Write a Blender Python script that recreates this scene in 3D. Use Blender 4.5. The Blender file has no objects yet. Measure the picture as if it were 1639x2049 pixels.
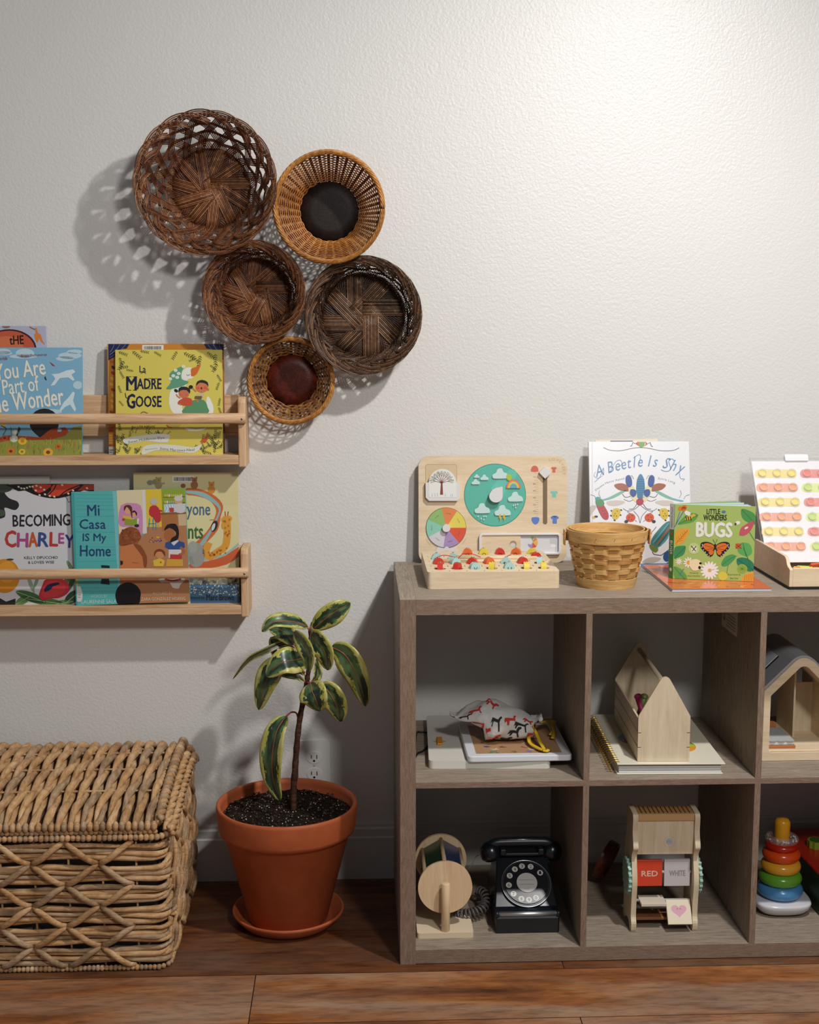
import bpy, math, random
from mathutils import Vector, Matrix
from math import pi, sin, cos, radians, floor as fl
random.seed(7)
V = Vector
SC = bpy.context.scene
COL = SC.collection
# ---------------------------------------------------------------- camera
FPX, PIT, YAW = 2631.9, .1396, .0410
CAM = V((-.0829, -2.4744, 1.2613))
FW = V((sin(YAW)*cos(PIT), cos(YAW)*cos(PIT), -sin(PIT)))
RT = V((cos(YAW), -sin(YAW), 0)); UP = RT.cross(FW)
cd = bpy.data.cameras.new('camera'); cam = bpy.data.objects.new('camera', cd); COL.objects.link(cam)
cd.sensor_fit = 'HORIZONTAL'; cd.sensor_width = 36; cd.lens = FPX/1639*36
cd.clip_start = .05
cam.matrix_world = Matrix(((RT.x, UP.x, -FW.x, CAM.x), (RT.y, UP.y, -FW.y, CAM.y), (RT.z, UP.z, -FW.z, CAM.z), (0, 0, 0, 1)))
SC.camera = cam
# ---------------------------------------------------------------- light
SC.view_settings.view_transform = 'Standard'; SC.view_settings.look = 'None'
SC.view_settings.gamma = 1; SC.view_settings.use_curve_mapping = False
SC.view_settings.exposure = 0.12
wd = bpy.data.worlds.new('room_light'); SC.world = wd; wd.use_nodes = True
bgn = wd.node_tree.nodes['Background']; bgn.inputs[0].default_value = (.86, .93, 1, 1); bgn.inputs[1].default_value = .14
for nm, loc, en, kd in (('ceiling_downlight', (.86, -.84, 2.42), 118, 'SPOT'), ('ceiling_lamp', (.86, -2.62, 2.42), 128, 'POINT')):
    ld = bpy.data.lights.new(nm, kd); ld.energy = en; ld.color = (1, .978, .95); ld.shadow_soft_size = .04 if kd == 'SPOT' else .16
    if kd == 'SPOT': ld.spot_size = radians(150); ld.spot_blend = 1
    lo = bpy.data.objects.new(nm, ld); lo.location = loc; COL.objects.link(lo)
    if kd == 'SPOT': lo.rotation_euler = V((-.30, .20, -1)).to_track_quat('-Z', 'Y').to_euler()
# ---------------------------------------------------------------- helpers
def ray(x, y): return FW + RT*((x-819.5)/FPX) - UP*((y-1024.5)/FPX)
def at(x, y, Y): d = ray(x, y); return CAM + d*((Y-CAM.y)/d.y)
def atz(x, y, Z): d = ray(x, y); return CAM + d*((Z-CAM.z)/d.z)
def lin(h):
    h = h.lstrip('#'); o = []
    for i in (0, 2, 4):
        c = int(h[i:i+2], 16)/255; o.append(c/12.92 if c <= .04045 else ((c+.055)/1.055)**2.4)
    return (*o, 1)
_m = {}
class NT:
    def __init__(s, name):
        s.m = bpy.data.materials.new(name); s.m.use_nodes = True; s.t = s.m.node_tree
        s.b = s.t.nodes['Principled BSDF']
    def n(s, typ, **k):
        o = s.t.nodes.new(typ)
        for a, b in k.items(): setattr(o, a, b)
        return o
    def l(s, a, b): s.t.links.new(a, b)
    def coords(s, scale=(1, 1, 1), rot=(0, 0, 0), kind='Object'):
        tc = s.n('ShaderNodeTexCoord'); mp = s.n('ShaderNodeMapping')
        mp.inputs['Scale'].default_value = scale; mp.inputs['Rotation'].default_value = rot
        s.l(tc.outputs[kind], mp.inputs[0]); return mp.outputs[0]
    def noise(s, co, scale, detail=4, rough=.5, dist=0):
        n = s.n('ShaderNodeTexNoise'); n.inputs['Scale'].default_value = scale; n.inputs['Detail'].default_value = detail
        n.inputs['Roughness'].default_value = rough; n.inputs['Distortion'].default_value = dist
        s.l(co, n.inputs['Vector']); return n.outputs[0]
    def ramp(s, fac, stops):
        r = s.n('ShaderNodeValToRGB'); e = r.color_ramp.elements
        while len(e) < len(stops): e.new(.5)
        for i, (p, c) in enumerate(stops): e[i].position = p; e[i].color = lin(c)
        s.l(fac, r.inputs[0]); return r.outputs[0]
    def mix(s, a, b, fac, mode='MIX'):
        m = s.n('ShaderNodeMix', data_type='RGBA', blend_type=mode)
        for v, i in ((fac, 0), (a, 6), (b, 7)):
            if isinstance(v, (int, float)): m.inputs[i].default_value = v
            elif isinstance(v, str): m.inputs[i].default_value = lin(v)
            else: s.l(v, m.inputs[i])
        return m.outputs[2]
    def bump(s, h, strength=.3, dist=.001):
        b = s.n('ShaderNodeBump'); b.inputs['Strength'].default_value = strength; b.inputs['Distance'].default_value = dist
        s.l(h, b.inputs['Height']); s.l(b.outputs[0], s.b.inputs['Normal']); return b
    def fin(s, col=None, rough=.5, spec=.5, metal=0):
        if col is not None: s.l(col, s.b.inputs['Base Color'])
        s.b.inputs['Roughness'].default_value = rough; s.b.inputs['Specular IOR Level'].default_value = spec
        s.b.inputs['Metallic'].default_value = metal; return s.m
def C(h, rough=.5, spec=.5, metal=0, var=0):
    k = (h, rough, spec, metal, var)
    if k not in _m:
        t = NT('paint_'+h.strip('#')); c = None
        if var:
            n = t.noise(t.coords(), 60, 4); d = t.ramp(n, [(.3, '#000000'), (.7, '#ffffff')])
            a = tuple(x*(1-var) for x in lin(h)[:3]); b = tuple(min(1, x*(1+var)) for x in lin(h)[:3])
            m = t.n('ShaderNodeMix', data_type='RGBA'); m.inputs[6].default_value = (*a, 1); m.inputs[7].default_value = (*b, 1)
            t.l(d, m.inputs[0]); c = m.outputs[2]
        else: t.b.inputs['Base Color'].default_value = lin(h)
        _m[k] = t.fin(c, rough, spec, metal)
    return _m[k]
def wood(name, stops, scale, rough=.55, bump=.25, sc=1, fine=1, spec=.3):
    if name in _m: return _m[name]
    t = NT(name); co = t.coords(scale)
    a = t.noise(co, 6*sc, 5, .6, .8); b = t.noise(co, 40*sc, 3, .7)
    c = t.ramp(a, stops); d = t.ramp(b, [(.35, '#8a8078'), (.6, '#ffffff')])
    c = t.mix(c, d, .45*fine, 'MULTIPLY'); t.bump(b, bump, .0006)
    _m[name] = t.fin(c, rough, spec); return _m[name]
class MB:
    def __init__(s): s.v = []; s.f = []; s.mi = []; s.sm = []; s.ms = []
    def mat(s, m):
        if m not in s.ms: s.ms.append(m)
        return s.ms.index(m)
    def add(s, vs, fs, m, smooth=False, T=None):
        o = len(s.v); k = s.mat(m)
        s.v += [tuple(T @ V(p)) if T else tuple(p) for p in vs]
        for f in fs: s.f.append([i+o for i in f]); s.mi.append(k); s.sm.append(smooth)
        return s
    def box(s, x0, x1, y0, y1, z0, z1, m, T=None):
        return s.add([(x, y, z) for x in (x0, x1) for y in (y0, y1) for z in (z0, z1)],
                     [(0, 1, 3, 2), (4, 6, 7, 5), (0, 4, 5, 1), (2, 3, 7, 6), (0, 2, 6, 4), (1, 5, 7, 3)], m, False, T)
    def tube(s, pts, r, m, seg=8, closed=False, flat=1, up=None, T=None, cap=True, smooth=True):
        P = [V(p) for p in pts]; n = len(P); vs = []; fs = []; N = None
        for i in range(n):
            a = P[(i-1) % n] if (closed or i) else P[0]; b = P[(i+1) % n] if (closed or i < n-1) else P[-1]
            t = (b-a); t = t.normalized() if t.length > 1e-9 else V((0, 0, 1))
            if up is not None:
                u = V(up[i]) if isinstance(up, list) else V(up)
                N = (u - t*u.dot(t)); N = N.normalized() if N.length > 1e-6 else t.orthogonal().normalized()
            elif N is None: N = t.orthogonal().normalized()
            else:
                N = N - t*N.dot(t); N = N.normalized() if N.length > 1e-6 else t.orthogonal().normalized()
            B = t.cross(N); ri = r[i] if isinstance(r, (list, tuple)) else r
            for k in range(seg):
                a2 = 2*pi*k/seg; vs.append(P[i] + B*(cos(a2)*ri) + N*(sin(a2)*ri*flat))
        for i in range(n if closed else n-1):
            j = (i+1) % n
            for k in range(seg): k2 = (k+1) % seg; fs.append((i*seg+k, i*seg+k2, j*seg+k2, j*seg+k))
        if cap and not closed: fs.append(list(range(seg))[::-1]); fs.append([(n-1)*seg+k for k in range(seg)])
        return s.add(vs, fs, m, smooth, T)
    def lathe(s, prof, m, seg=48, T=None, cap=False, smooth=True, arc=2*pi):
        vs = []; fs = []; n = len(prof); full = arc > 6.28; c = seg if full else seg+1
        for k in range(c):
            a = arc*k/seg
            for r, z in prof: vs.append((r*cos(a), r*sin(a), z))
        for k in range(seg):
            k2 = (k+1) % c
            for i in range(n-1): fs.append((k*n+i, k2*n+i, k2*n+i+1, k*n+i+1))
        if cap and full: fs.append([k*n for k in range(c)][::-1]); fs.append([k*n+n-1 for k in range(c)])
        return s.add(vs, fs, m, smooth, T)
    def prism(s, o, y0, y1, m, T=None, side=None):
        n = len(o); vs = [(x, y0, z) for x, z in o]+[(x, y1, z) for x, z in o]
        s.add(vs, [list(range(n)), [n+i for i in range(n)][::-1]], m, False, T)
        return s.add(vs, [(i, n+i, n+(i+1) % n, (i+1) % n) for i in range(n)], side or m, False, T)
    def ring(s, o, q, y0, y1, m, T=None):
        n = len(o); vs = [(x, y, z) for y in (y0, y1) for L in (o, q) for x, z in L]; fs = []
        for i in range(n):
            j = (i+1) % n
            fs += [(i, j, n+j, n+i), (2*n+i, 3*n+i, 3*n+j, 2*n+j), (i, 2*n+i, 2*n+j, j), (n+i, n+j, 3*n+j, 3*n+i)]
        return s.add(vs, fs, m, False, T)
    def ball(s, c, r, m, seg=16, T=None, rings=10):
        if not isinstance(r, (tuple, list)): r = (r, r, r)
        vs = []; fs = []
        for i in range(rings+1):
            a = pi*i/rings
            for k in range(seg):
                b = 2*pi*k/seg; vs.append((c[0]+r[0]*sin(a)*cos(b), c[1]+r[1]*sin(a)*sin(b), c[2]+r[2]*cos(a)))
        for i in range(rings):
            for k in range(seg): k2 = (k+1) % seg; fs.append((i*seg+k, (i+1)*seg+k, (i+1)*seg+k2, i*seg+k2))
        return s.add(vs, fs, m, True, T)
    def build(s, name, parent=None, bevel=0, seg=2, world=False, auto=None):
        me = bpy.data.meshes.new(name)
        vs = s.v
        if world and parent is not None:
            I = ROOTM[parent.name].inverted(); vs = [tuple(I @ V(p)) for p in vs]
        me.from_pydata(vs, [], s.f)
        for m in s.ms: me.materials.append(m)
        me.polygons.foreach_set('material_index', s.mi); me.polygons.foreach_set('use_smooth', s.sm)
        me.validate(); me.update()
        o = bpy.data.objects.new(name, me); COL.objects.link(o)
        if parent is not None: o.parent = parent
        if bevel:
            b = o.modifiers.new('bevel', 'BEVEL'); b.width = bevel; b.segments = seg; b.limit_method = 'ANGLE'; b.angle_limit = .7
        return o
ROOTM = {}
def thing(name, label, cat, T=None, group=None):
    o = bpy.data.objects.new(name, None); COL.objects.link(o); o.empty_display_size = .05
    T = T or Matrix()
    if isinstance(T, (tuple, V)): T = Matrix.Translation(V(T))
    o.matrix_world = T; ROOTM[o.name] = T.copy(); o['label'] = label; o['category'] = cat
    if group: o['group'] = group
    return o
def tag(o, label=None, cat=None, group=None, kind=None):
    for k, v in (('label', label), ('category', cat), ('group', group), ('kind', kind)):
        if v: o[k] = v
    return o
def Tr(x, y, z): return Matrix.Translation((x, y, z))
def Ro(a, ax): return Matrix.Rotation(radians(a), 4, ax)
def rr(x0, x1, z0, z1, r, n=6):
    o = []
    for cx, cz, a0 in ((x1-r, z1-r, 0), (x0+r, z1-r, 90), (x0+r, z0+r, 180), (x1-r, z0+r, 270)):
        for k in range(n+1): a = radians(a0+90*k/n); o.append((cx+r*cos(a), cz+r*sin(a)))
    return o[::-1]
def ell(cx, cz, rx, rz, n=24, rot=0, a0=0, a1=360):
    c, s_ = cos(radians(rot)), sin(radians(rot)); o = []
    N = n if a1-a0 >= 360 else n+1
    for k in range(N):
        a = radians(a0+(a1-a0)*k/n); x = rx*cos(a); z = rz*sin(a); o.append((cx+x*c-z*s_, cz+x*s_+z*c))
    return o
def spl(P, n=6, closed=False):
    o = []; N = len(P)
    if N < 3 and not closed: return [tuple(p) for p in P]
    g = (lambda i: P[i % N]) if closed else (lambda i: P[max(0, min(N-1, i))])
    for i in range(N if closed else N-1):
        a, b, c, d = g(i-1), g(i), g(i+1), g(i+2)
        for k in range(n):
            t = k/n; o.append(tuple(.5*(2*b[j]+(c[j]-a[j])*t+(2*a[j]-5*b[j]+4*c[j]-d[j])*t*t+(3*b[j]-a[j]-3*c[j]+d[j])*t**3) for j in range(len(b))))
    if not closed: o.append(tuple(P[-1]))
    return o
# lettering -> outline meshes from the built-in font
_tx = {}
def glyph(s, bold=0, shear=0):
    bold = 0
    k = (s, bold, shear)
    if k not in _tx:
        c = bpy.data.curves.new('t', 'FONT'); c.body = s; c.offset = bold; c.shear = shear; c.resolution_u = 2; c.fill_mode = 'FRONT'
        o = bpy.data.objects.new('t', c); COL.objects.link(o)
        me = bpy.data.meshes.new_from_object(o)
        vs = [(v.co.x, v.co.y) for v in me.vertices]; fs = [list(p.vertices) for p in me.polygons]
        bpy.data.objects.remove(o); bpy.data.meshes.remove(me); bpy.data.curves.remove(c)
        _tx[k] = (vs, fs)
    return _tx[k]
EPS = .00016
class Art:
    """printing on the front face (local y=0) of a flat thing; drawn with coordinates taken off the photograph"""
    def __init__(s, mb, T, w=None, h=None, mode='photo', rough=.35, y=0.0):
        s.mb = mb; s.T = T; s.I = T.inverted(); s.w = w; s.h = h; s.Z = (0, 0, 1); s.rough = rough; s.y = y; s.mode = mode
    def uv(s, x, y):
        if s.mode == 'local': return (x, y)
        X = s.Z[0]+x/s.Z[2]; Y = s.Z[1]+y/s.Z[2]
        o = s.I @ CAM; d = s.I.to_3x3() @ ray(X, Y); t = (s.y-o.y)/d.y; p = o+d*t; return (p.x, p.z)
    def clip(s, P):
        if s.w is None: return P
        for ax, lim, sg in ((0, 0, 1), (0, s.w, -1), (1, 0, 1), (1, s.h, -1)):
            o = []; N = len(P)
            for i in range(N):
                a = P[i]; b = P[(i+1) % N]; ia = (a[ax]-lim)*sg >= 0; ib = (b[ax]-lim)*sg >= 0
                if ia: o.append(a)
                if ia != ib:
                    t = (lim-a[ax])/(b[ax]-a[ax]); o.append((a[0]+(b[0]-a[0])*t, a[1]+(b[1]-a[1])*t))
            P = o
            if len(P) < 3: return []
        return P
    def raw(s, P, col, L):
        P = s.clip(P)
        if len(P) < 3: return
        a = sum(P[i][0]*P[(i+1) % len(P)][1]-P[(i+1) % len(P)][0]*P[i][1] for i in range(len(P)))
        if a < 0: P = P[::-1]
        s.mb.add([(x, s.y-L*EPS, z) for x, z in P], [list(range(len(P)))], C(col, s.rough) if isinstance(col, str) else col)
    def poly(s, pts, col, L=1, sm=0, closed=True):
        if sm: pts = spl(pts, sm, True)
        s.raw([s.uv(*p) for p in pts], col, L)
    def ell(s, cx, cy, rx, ry, col, L=1, rot=0, n=20, a0=0, a1=360): s.poly(ell(cx, cy, rx, ry, n, rot, a0, a1), col, L)
    def rect(s, x0, y0, x1, y1, col, L=1): s.poly([(x0, y0), (x1, y0), (x1, y1), (x0, y1)], col, L)
    def line(s, pts, w, col, L=1, sm=5, taper=False):
        if sm and len(pts) > 2: pts = spl(pts, sm)
        Q = [V(s.uv(*p)) for p in pts]; a = V(s.uv(*pts[0])); b = V(s.uv(pts[0][0]+10, pts[0][1])); k = (b-a).length/10*w/2
        n = len(Q)
        E = []
        for i in range(n):
            d = Q[min(n-1, i+1)]-Q[max(0, i-1)]; d = d.normalized() if d.length > 0 else V((1, 0)); nn = V((-d.y, d.x))
            kk = k*(1-.85*i/(n-1)) if taper else k
            E.append((Q[i]+nn*kk, Q[i]-nn*kk))
        for i in range(n-1): s.raw([tuple(E[i][0]), tuple(E[i+1][0]), tuple(E[i+1][1]), tuple(E[i][1])], col, L)
    def text(s, t, x0, y0, x1, y1, col, L=2, rot=0, bold=0, shear=0):
        vs, fs = glyph(t, bold, shear)
        if not vs: return
        ax = min(v[0] for v in vs); bx = max(v[0] for v in vs); ay = min(v[1] for v in vs); by = max(v[1] for v in vs)
        cx, cy = (x0+x1)/2, (y0+y1)/2; c, n = cos(radians(rot)), sin(radians(rot)); o = []
        for v in vs:
            X = (v[0]-ax)/(bx-ax)*(x1-x0)-(x1-x0)/2; Y = -((v[1]-ay)/(by-ay)*(y1-y0)-(y1-y0)/2)
            if s.mode == 'local': Y = -Y
            p = s.uv(cx+X*c-Y*n, cy+X*n+Y*c); o.append((p[0], s.y-L*EPS, p[1]))
        k = abs(V(s.uv(10, 0)).x-V(s.uv(0, 0)).x)/10*abs(y1-y0)*bold*1.1
        for i, (dx, dz) in enumerate(((0, 0),) if not bold else ((0, 0), (1, 0), (-1, 0), (0, 1), (0, -1))): s.mb.add([(p[0]+dx*k, p[1]-i*.00001, p[2]+dz*k) for p in o], fs, C(col, s.rough) if isinstance(col, str) else col)
    def ptext(s, t, path, H, col, L=2, bold=0, shear=0, jit=0):
        P = spl(path, 10) if len(path) > 2 else path
        seg = [math.dist(P[i], P[i+1]) for i in range(len(P)-1)]; tot = sum(seg)
        hv = glyph('H')[0]; cap = max(v[1] for v in hv)-min(v[1] for v in hv)
        W = []
        for ch in t:
            if ch == ' ': W.append((0, .42*cap)); continue
            g = glyph(ch, bold, shear)[0]; W.append((min(v[0] for v in g), max(v[0] for v in g)-min(v[0] for v in g)+.16*cap))
        k = tot/max(1e-6, sum(w for _, w in W)); kv = H/cap; d = 0
        sg = 1 if s.mode == 'local' else -1
        for ch, (ax, w) in zip(t, W):
            m = d+w*k/2; d += w*k
            if ch == ' ': continue
            q = m; i = 0
            while i < len(seg)-1 and q > seg[i]: q -= seg[i]; i += 1
            f_ = q/seg[i]; bx = P[i][0]+(P[i+1][0]-P[i][0])*f_; by = P[i][1]+(P[i+1][1]-P[i][1])*f_
            an = math.atan2(P[i+1][1]-P[i][1], P[i+1][0]-P[i][0])+radians(random.uniform(-jit, jit))
            vs, fs = glyph(ch, bold, shear); o = []
            for v in vs:
                X = (v[0]-ax-(w-.16*cap)/2)*k; Y = sg*v[1]*kv
                p = s.uv(bx+X*cos(an)-Y*sin(an), by+X*sin(an)+Y*cos(an)); o.append((p[0], s.y-L*EPS, p[1]))
            kb = abs(V(s.uv(10, 0)).x-V(s.uv(0, 0)).x)/10*H*bold*1.1
            for i, (dx, dz) in enumerate(((0, 0),) if not bold else ((0, 0), (1, 0), (-1, 0), (0, 1), (0, -1))): s.mb.add([(p[0]+dx*kb, p[1]-i*.00001, p[2]+dz*kb) for p in o], fs, C(col, s.rough) if isinstance(col, str) else col)
# ---------------------------------------------------------------- setting
WY = .431
def m_wall():
    t = NT('orange_peel_plaster'); co = t.coords()
    n1 = t.noise(co, 170, 3, .5, .2); n2 = t.noise(co, 300, 3, .5)
    h = t.n('ShaderNodeMath', operation='ADD'); t.l(n1, h.inputs[0])
    k = t.n('ShaderNodeMath', operation='MULTIPLY'); k.inputs[1].default_value = .35; t.l(n2, k.inputs[0]); t.l(k.outputs[0], h.inputs[1])
    t.bump(h.outputs[0], .5, .0016)
    n3 = t.noise(co, 1.2, 2); c = t.ramp(n3, [(.3, '#d9d7d3'), (.7, '#dedcd8')])
    return t.fin(c, .38, .5)
MW = m_wall()
tag(MB().box(-2.4, 2.6, WY, WY+.1, -.05, 2.6, MW).build('wall_back'), kind='structure')
def m_floor():
    t = NT('rustic_plank_vinyl'); tc = t.n('ShaderNodeTexCoord')
    mp = t.n('ShaderNodeMapping'); mp.inputs['Location'].default_value = (.285, .185*4+.0295, 0); t.l(tc.outputs['Object'], mp.inputs[0])
    br = t.n('ShaderNodeTexBrick'); t.l(mp.outputs[0], br.inputs['Vector'])
    for k, v in (('Scale', 1), ('Mortar Size', .0011), ('Mortar Smooth', .2), ('Brick Width', 1.22), ('Row Height', .185), ('Bias', 0)): br.inputs[k].default_value = v
    br.offset = .5; br.inputs['Color1'].default_value = (0, 0, 0, 1); br.inputs['Color2'].default_value = (1, 1, 1, 1); br.inputs['Mortar'].default_value = (.5, .5, .5, 1)
    sx = t.n('ShaderNodeMapping'); sx.inputs['Scale'].default_value = (1.2, 7, 1); t.l(tc.outputs['Object'], sx.inputs[0])
    def n4(sc, det, rough, dist):
        n = t.n('ShaderNodeTexNoise', noise_dimensions='4D'); n.inputs['Scale'].default_value = sc; n.inputs['Detail'].default_value = det
        n.inputs['Roughness'].default_value = rough; n.inputs['Distortion'].default_value = dist
        w = t.n('ShaderNodeMath', operation='MULTIPLY'); w.inputs[1].default_value = 9; t.l(br.outputs['Color'], w.inputs[0]); t.l(w.outputs[0], n.inputs['W'])
        t.l(sx.outputs[0], n.inputs['Vector']); return n.outputs[0]
    a = n4(2.2, 6, .62, .8); b = n4(13, 5, .7, .3); w_ = n4(1.1, 4, .6, .4)
    c = t.ramp(a, [(.28, '#4a3020'), (.42, '#84502e'), (.55, '#a5683a'), (.7, '#b08c6a')])
    p = t.ramp(w_, [(.46, '#000000'), (.62, '#ffffff')])
    m = t.n('ShaderNodeMix', data_type='RGBA'); t.l(c, m.inputs[6]); m.inputs[7].default_value = lin('#a08a76')
    q = t.n('ShaderNodeMath', operation='MULTIPLY'); q.inputs[1].default_value = .62; t.l(p, q.inputs[0]); t.l(q.outputs[0], m.inputs[0]); c = m.outputs[2]
    d = t.ramp(b, [(.3, '#6a5a50'), (.55, '#ffffff')]); c = t.mix(c, d, .6, 'MULTIPLY')
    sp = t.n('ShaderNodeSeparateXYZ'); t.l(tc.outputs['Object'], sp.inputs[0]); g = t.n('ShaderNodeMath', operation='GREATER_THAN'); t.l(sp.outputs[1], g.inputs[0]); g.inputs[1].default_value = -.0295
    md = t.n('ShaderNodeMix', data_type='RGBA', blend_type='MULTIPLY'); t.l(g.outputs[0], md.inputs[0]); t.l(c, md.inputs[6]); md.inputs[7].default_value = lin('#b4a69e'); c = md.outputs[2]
    m = t.n('ShaderNodeMix', data_type='RGBA'); t.l(c, m.inputs[6]); m.inputs[7].default_value = lin('#2a1509'); t.l(br.outputs['Fac'], m.inputs[0])
    t.bump(b, .25, .0008); return t.fin(m.outputs[2], .42, .4)
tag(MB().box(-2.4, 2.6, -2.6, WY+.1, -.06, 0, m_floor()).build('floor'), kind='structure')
MBB = C('#cfcdc9', .4, .5)
bp = [(WY, 0), (WY-.014, 0), (WY-.014, .098), (WY-.010, .101), (WY-.010, .118), (WY-.005, .122), (WY-.005, .128), (WY-.003, .133), (WY, .133)]
b_ = MB(); n_ = len(bp)
b_.add([(x, y, z) for x in (-2.4, 2.6) for y, z in bp], [(i, n_+i, n_+(i+1) % n_, (i+1) % n_) for i in range(n_)], MBB)
tag(b_.build('baseboard_back'), kind='structure')
# ---------------------------------------------------------------- cube shelf
T_, t_, H_, P_ = .031, .0122, .3346, .33
DEP = .413
ZT = 2*T_+2*H_+t_; Z1 = T_+H_+t_; Z2 = T_
GH = [(.25, '#74685b'), (.42, '#918373'), (.58, '#a49585'), (.75, '#b6a897')]
MSX = wood('grey_oak_laminate_x', GH, (1.5, 22, 22), .6, .3, 2.2, .8)
MSZ = wood('grey_oak_laminate_z', GH, (22, 22, 1.5), .6, .3, 2.2, .8)
MSY = wood('grey_oak_laminate_y', GH, (22, 1.5, 22), .6, .3, 2.2, .8)
EH = [(.25, '#7a6554'), (.45, '#8c7664'), (.6, '#998372'), (.78, '#a5907e')]
MEX = wood('oak_edge_band_x', EH, (3, 26, 26), .6, .4, 2.5); MEZ = wood('oak_edge_band_z', EH, (26, 26, 3), .6, .4, 2.5)
sh = thing('cube_storage_shelf', 'grey-brown wood-look cube shelf on the floor along the wall, toys in its open cells', 'shelf', (0, 0, 0))
def board(x0, x1, z0, z1, m, me, name):
    b = MB(); b.box(x0, x1, .0008, DEP, z0, z1, m); b.box(x0, x1, 0, .0008, z0, z1, me); return b.build(name, sh, .0006, 1)
NX = 4; XR = T_*2+NX*P_+(NX-1)*t_
board(0, T_, 0, ZT, MSY, MEZ, 'side_panel'); board(XR-T_, XR, 0, ZT, MSY, MEZ, 'side_panel')
board(T_, XR-T_, ZT-T_, ZT, MSX, MEX, 'top_panel'); board(T_, XR-T_, .0015, T_, MSX, MEX, 'bottom_panel')
board(T_, XR-T_, T_+H_, Z1, MSX, MEX, 'shelf_board')
for i in range(1, NX):
    x = T_+i*P_+(i-1)*t_
    board(x, x+t_, T_, T_+H_, MSZ, MEZ, 'divider'); board(x, x+t_, Z1, ZT-T_, MSZ, MEZ, 'divider')
xd = T_+2*P_+t_
s_ = MB(); s_.box(xd-.0006, xd, .155, .268, .626, .695, C('#cfc8ba', .7))
for k in range(5): s_.box(xd-.0008, xd-.0006, .166, .235-.012*(k % 2), .634+k*.0065, .6352+k*.0065, C('#5a564f', .7))
s_.ring([(p[0], p[1]) for p in ell(0, 0, .009, .009, 20)], ell(0, 0, .0078, .0078, 20), -.0001, .0001, C('#4a463f', .7), T=Tr(xd-.0008, .250, .650) @ Ro(90, 'Z')); s_.box(xd-.0008, xd-.0006, .246, .254, .646, .6475, C('#4a463f', .7)); s_.box(xd-.0008, xd-.0006, .248, .250, .642, .657, C('#4a463f', .7))
so = s_.build('paper_sticker', sh); so['label'] = 'small printed paper sticker'
# ---------------------------------------------------------------- wall outlet
def outlet():
    p0 = at(603, 1480, WY); p1 = at(660, 1480, WY); w = .072; h = .117
    r = thing('wall_outlet', 'white electrical outlet plate on the wall behind the potted plant', 'outlet', (p1.x-w, WY, p1.z-h))
    wp = C('#eceae6', .35)
    b = MB(); b.prism(rr(0, w, 0, h, .004, 3), -.006, -.0003, wp); b.build('cover_plate', r, .0015)
    for zc in (.0775, .0385):
        b = MB(); b.prism(ell(w/2, zc, .0172, .0142, 28), -.0078, -.0055, C('#f0eeea', .3)); o = b.build('receptacle', r)
        d = MB(); k = C('#111111', .6)
        d.box(w/2-.0072, w/2-.0052, -.0080, -.0070, zc-.002, zc+.006, k); d.box(w/2+.0052, w/2+.0072, -.0080, -.0070, zc-.003, zc+.006, k)
        d.prism(ell(w/2, zc-.0078, .0026, .0026, 12), -.0080, -.0070, k); d.build('slot', o)
    MB().ball((w/2, -.006, h/2), (.003, .0012, .003), C('#c9c7c2', .3)).build('screw', r)
outlet()
# ---------------------------------------------------------------- woven wall baskets
def reedmat(name, dark, mid, light, rough=.45):
    t = NT(name); co = t.coords(); n = t.noise(co, 130, 2, .5); n2 = t.noise(co, 7, 2)
    c = t.ramp(n, [(.2, dark), (.5, mid), (.8, light)]); d = t.ramp(n2, [(.35, '#b0a090'), (.6, '#ffffff')])
    c = t.mix(c, d, .6, 'MULTIPLY'); t.bump(t.noise(t.coords(), 420, 2), .3, .0006); return t.fin(c, rough, .4)
def prof(R0, R1, D, bulge):
    def f(s):  # s 0 base .. 1 rim -> radius, distance off the wall
        return (R0+(R1-R0)*(s**bulge), .004+D*s)
    return f
def bk_pt(f, th, s, off=0):
    r, y = f(s); return V((( r+off)*cos(th), -y, (r+off)*sin(th)))
def base_wheel(b, m, R, groups, per, w, y=-.006, sw=.0, rnd=.2):
    for g in range(groups):
        a = 2*pi*g/groups+random.uniform(-.04, .04)*rnd; d = V((cos(a), 0, sin(a))); n = V((-sin(a), 0, cos(a)))
        for k in range(per):
            o = (k+.15)*w; L = math.sqrt(max(0, R*R-o*o))*1.03
            p0 = n*o - d*(w*per*.25) if g % 2 else n*o; pts = []
            for q in range(5):
                t = q/4; yy = y-.0035*(1-t)*(1-.25*(g % 3))-.0006*sin(t*9+k)
                pts.append(p0+d*(L*t)+n*(sw*t*t)+V((0, yy, 0)))
            b.tube(pts, w*.46*random.uniform(.85, 1.05), m[1+(k+g) % 2] if random.random() < .8 else m[0], 6, flat=.5, up=(0, 1, 0))
def base_fill(b, ms, R, n, w, y=-.0025):
    for k in range(n):
        a = 2*pi*k/n; d = V((cos(a), 0, sin(a))); nn = V((-sin(a), 0, cos(a))); m = random.choice(ms)
        for j in (-1, 1):
            pts = [d*(R*t)+nn*(R*.55*t*(1-t)*j+.004*j)+V((0, y-.001*(j > 0)-.001*sin(t*5+k), 0)) for t in (.1, .3, .5, .7, .85, 1.02)]
            b.tube(pts, w*.5, m, 6, flat=.5, up=(0, 1, 0))
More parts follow.
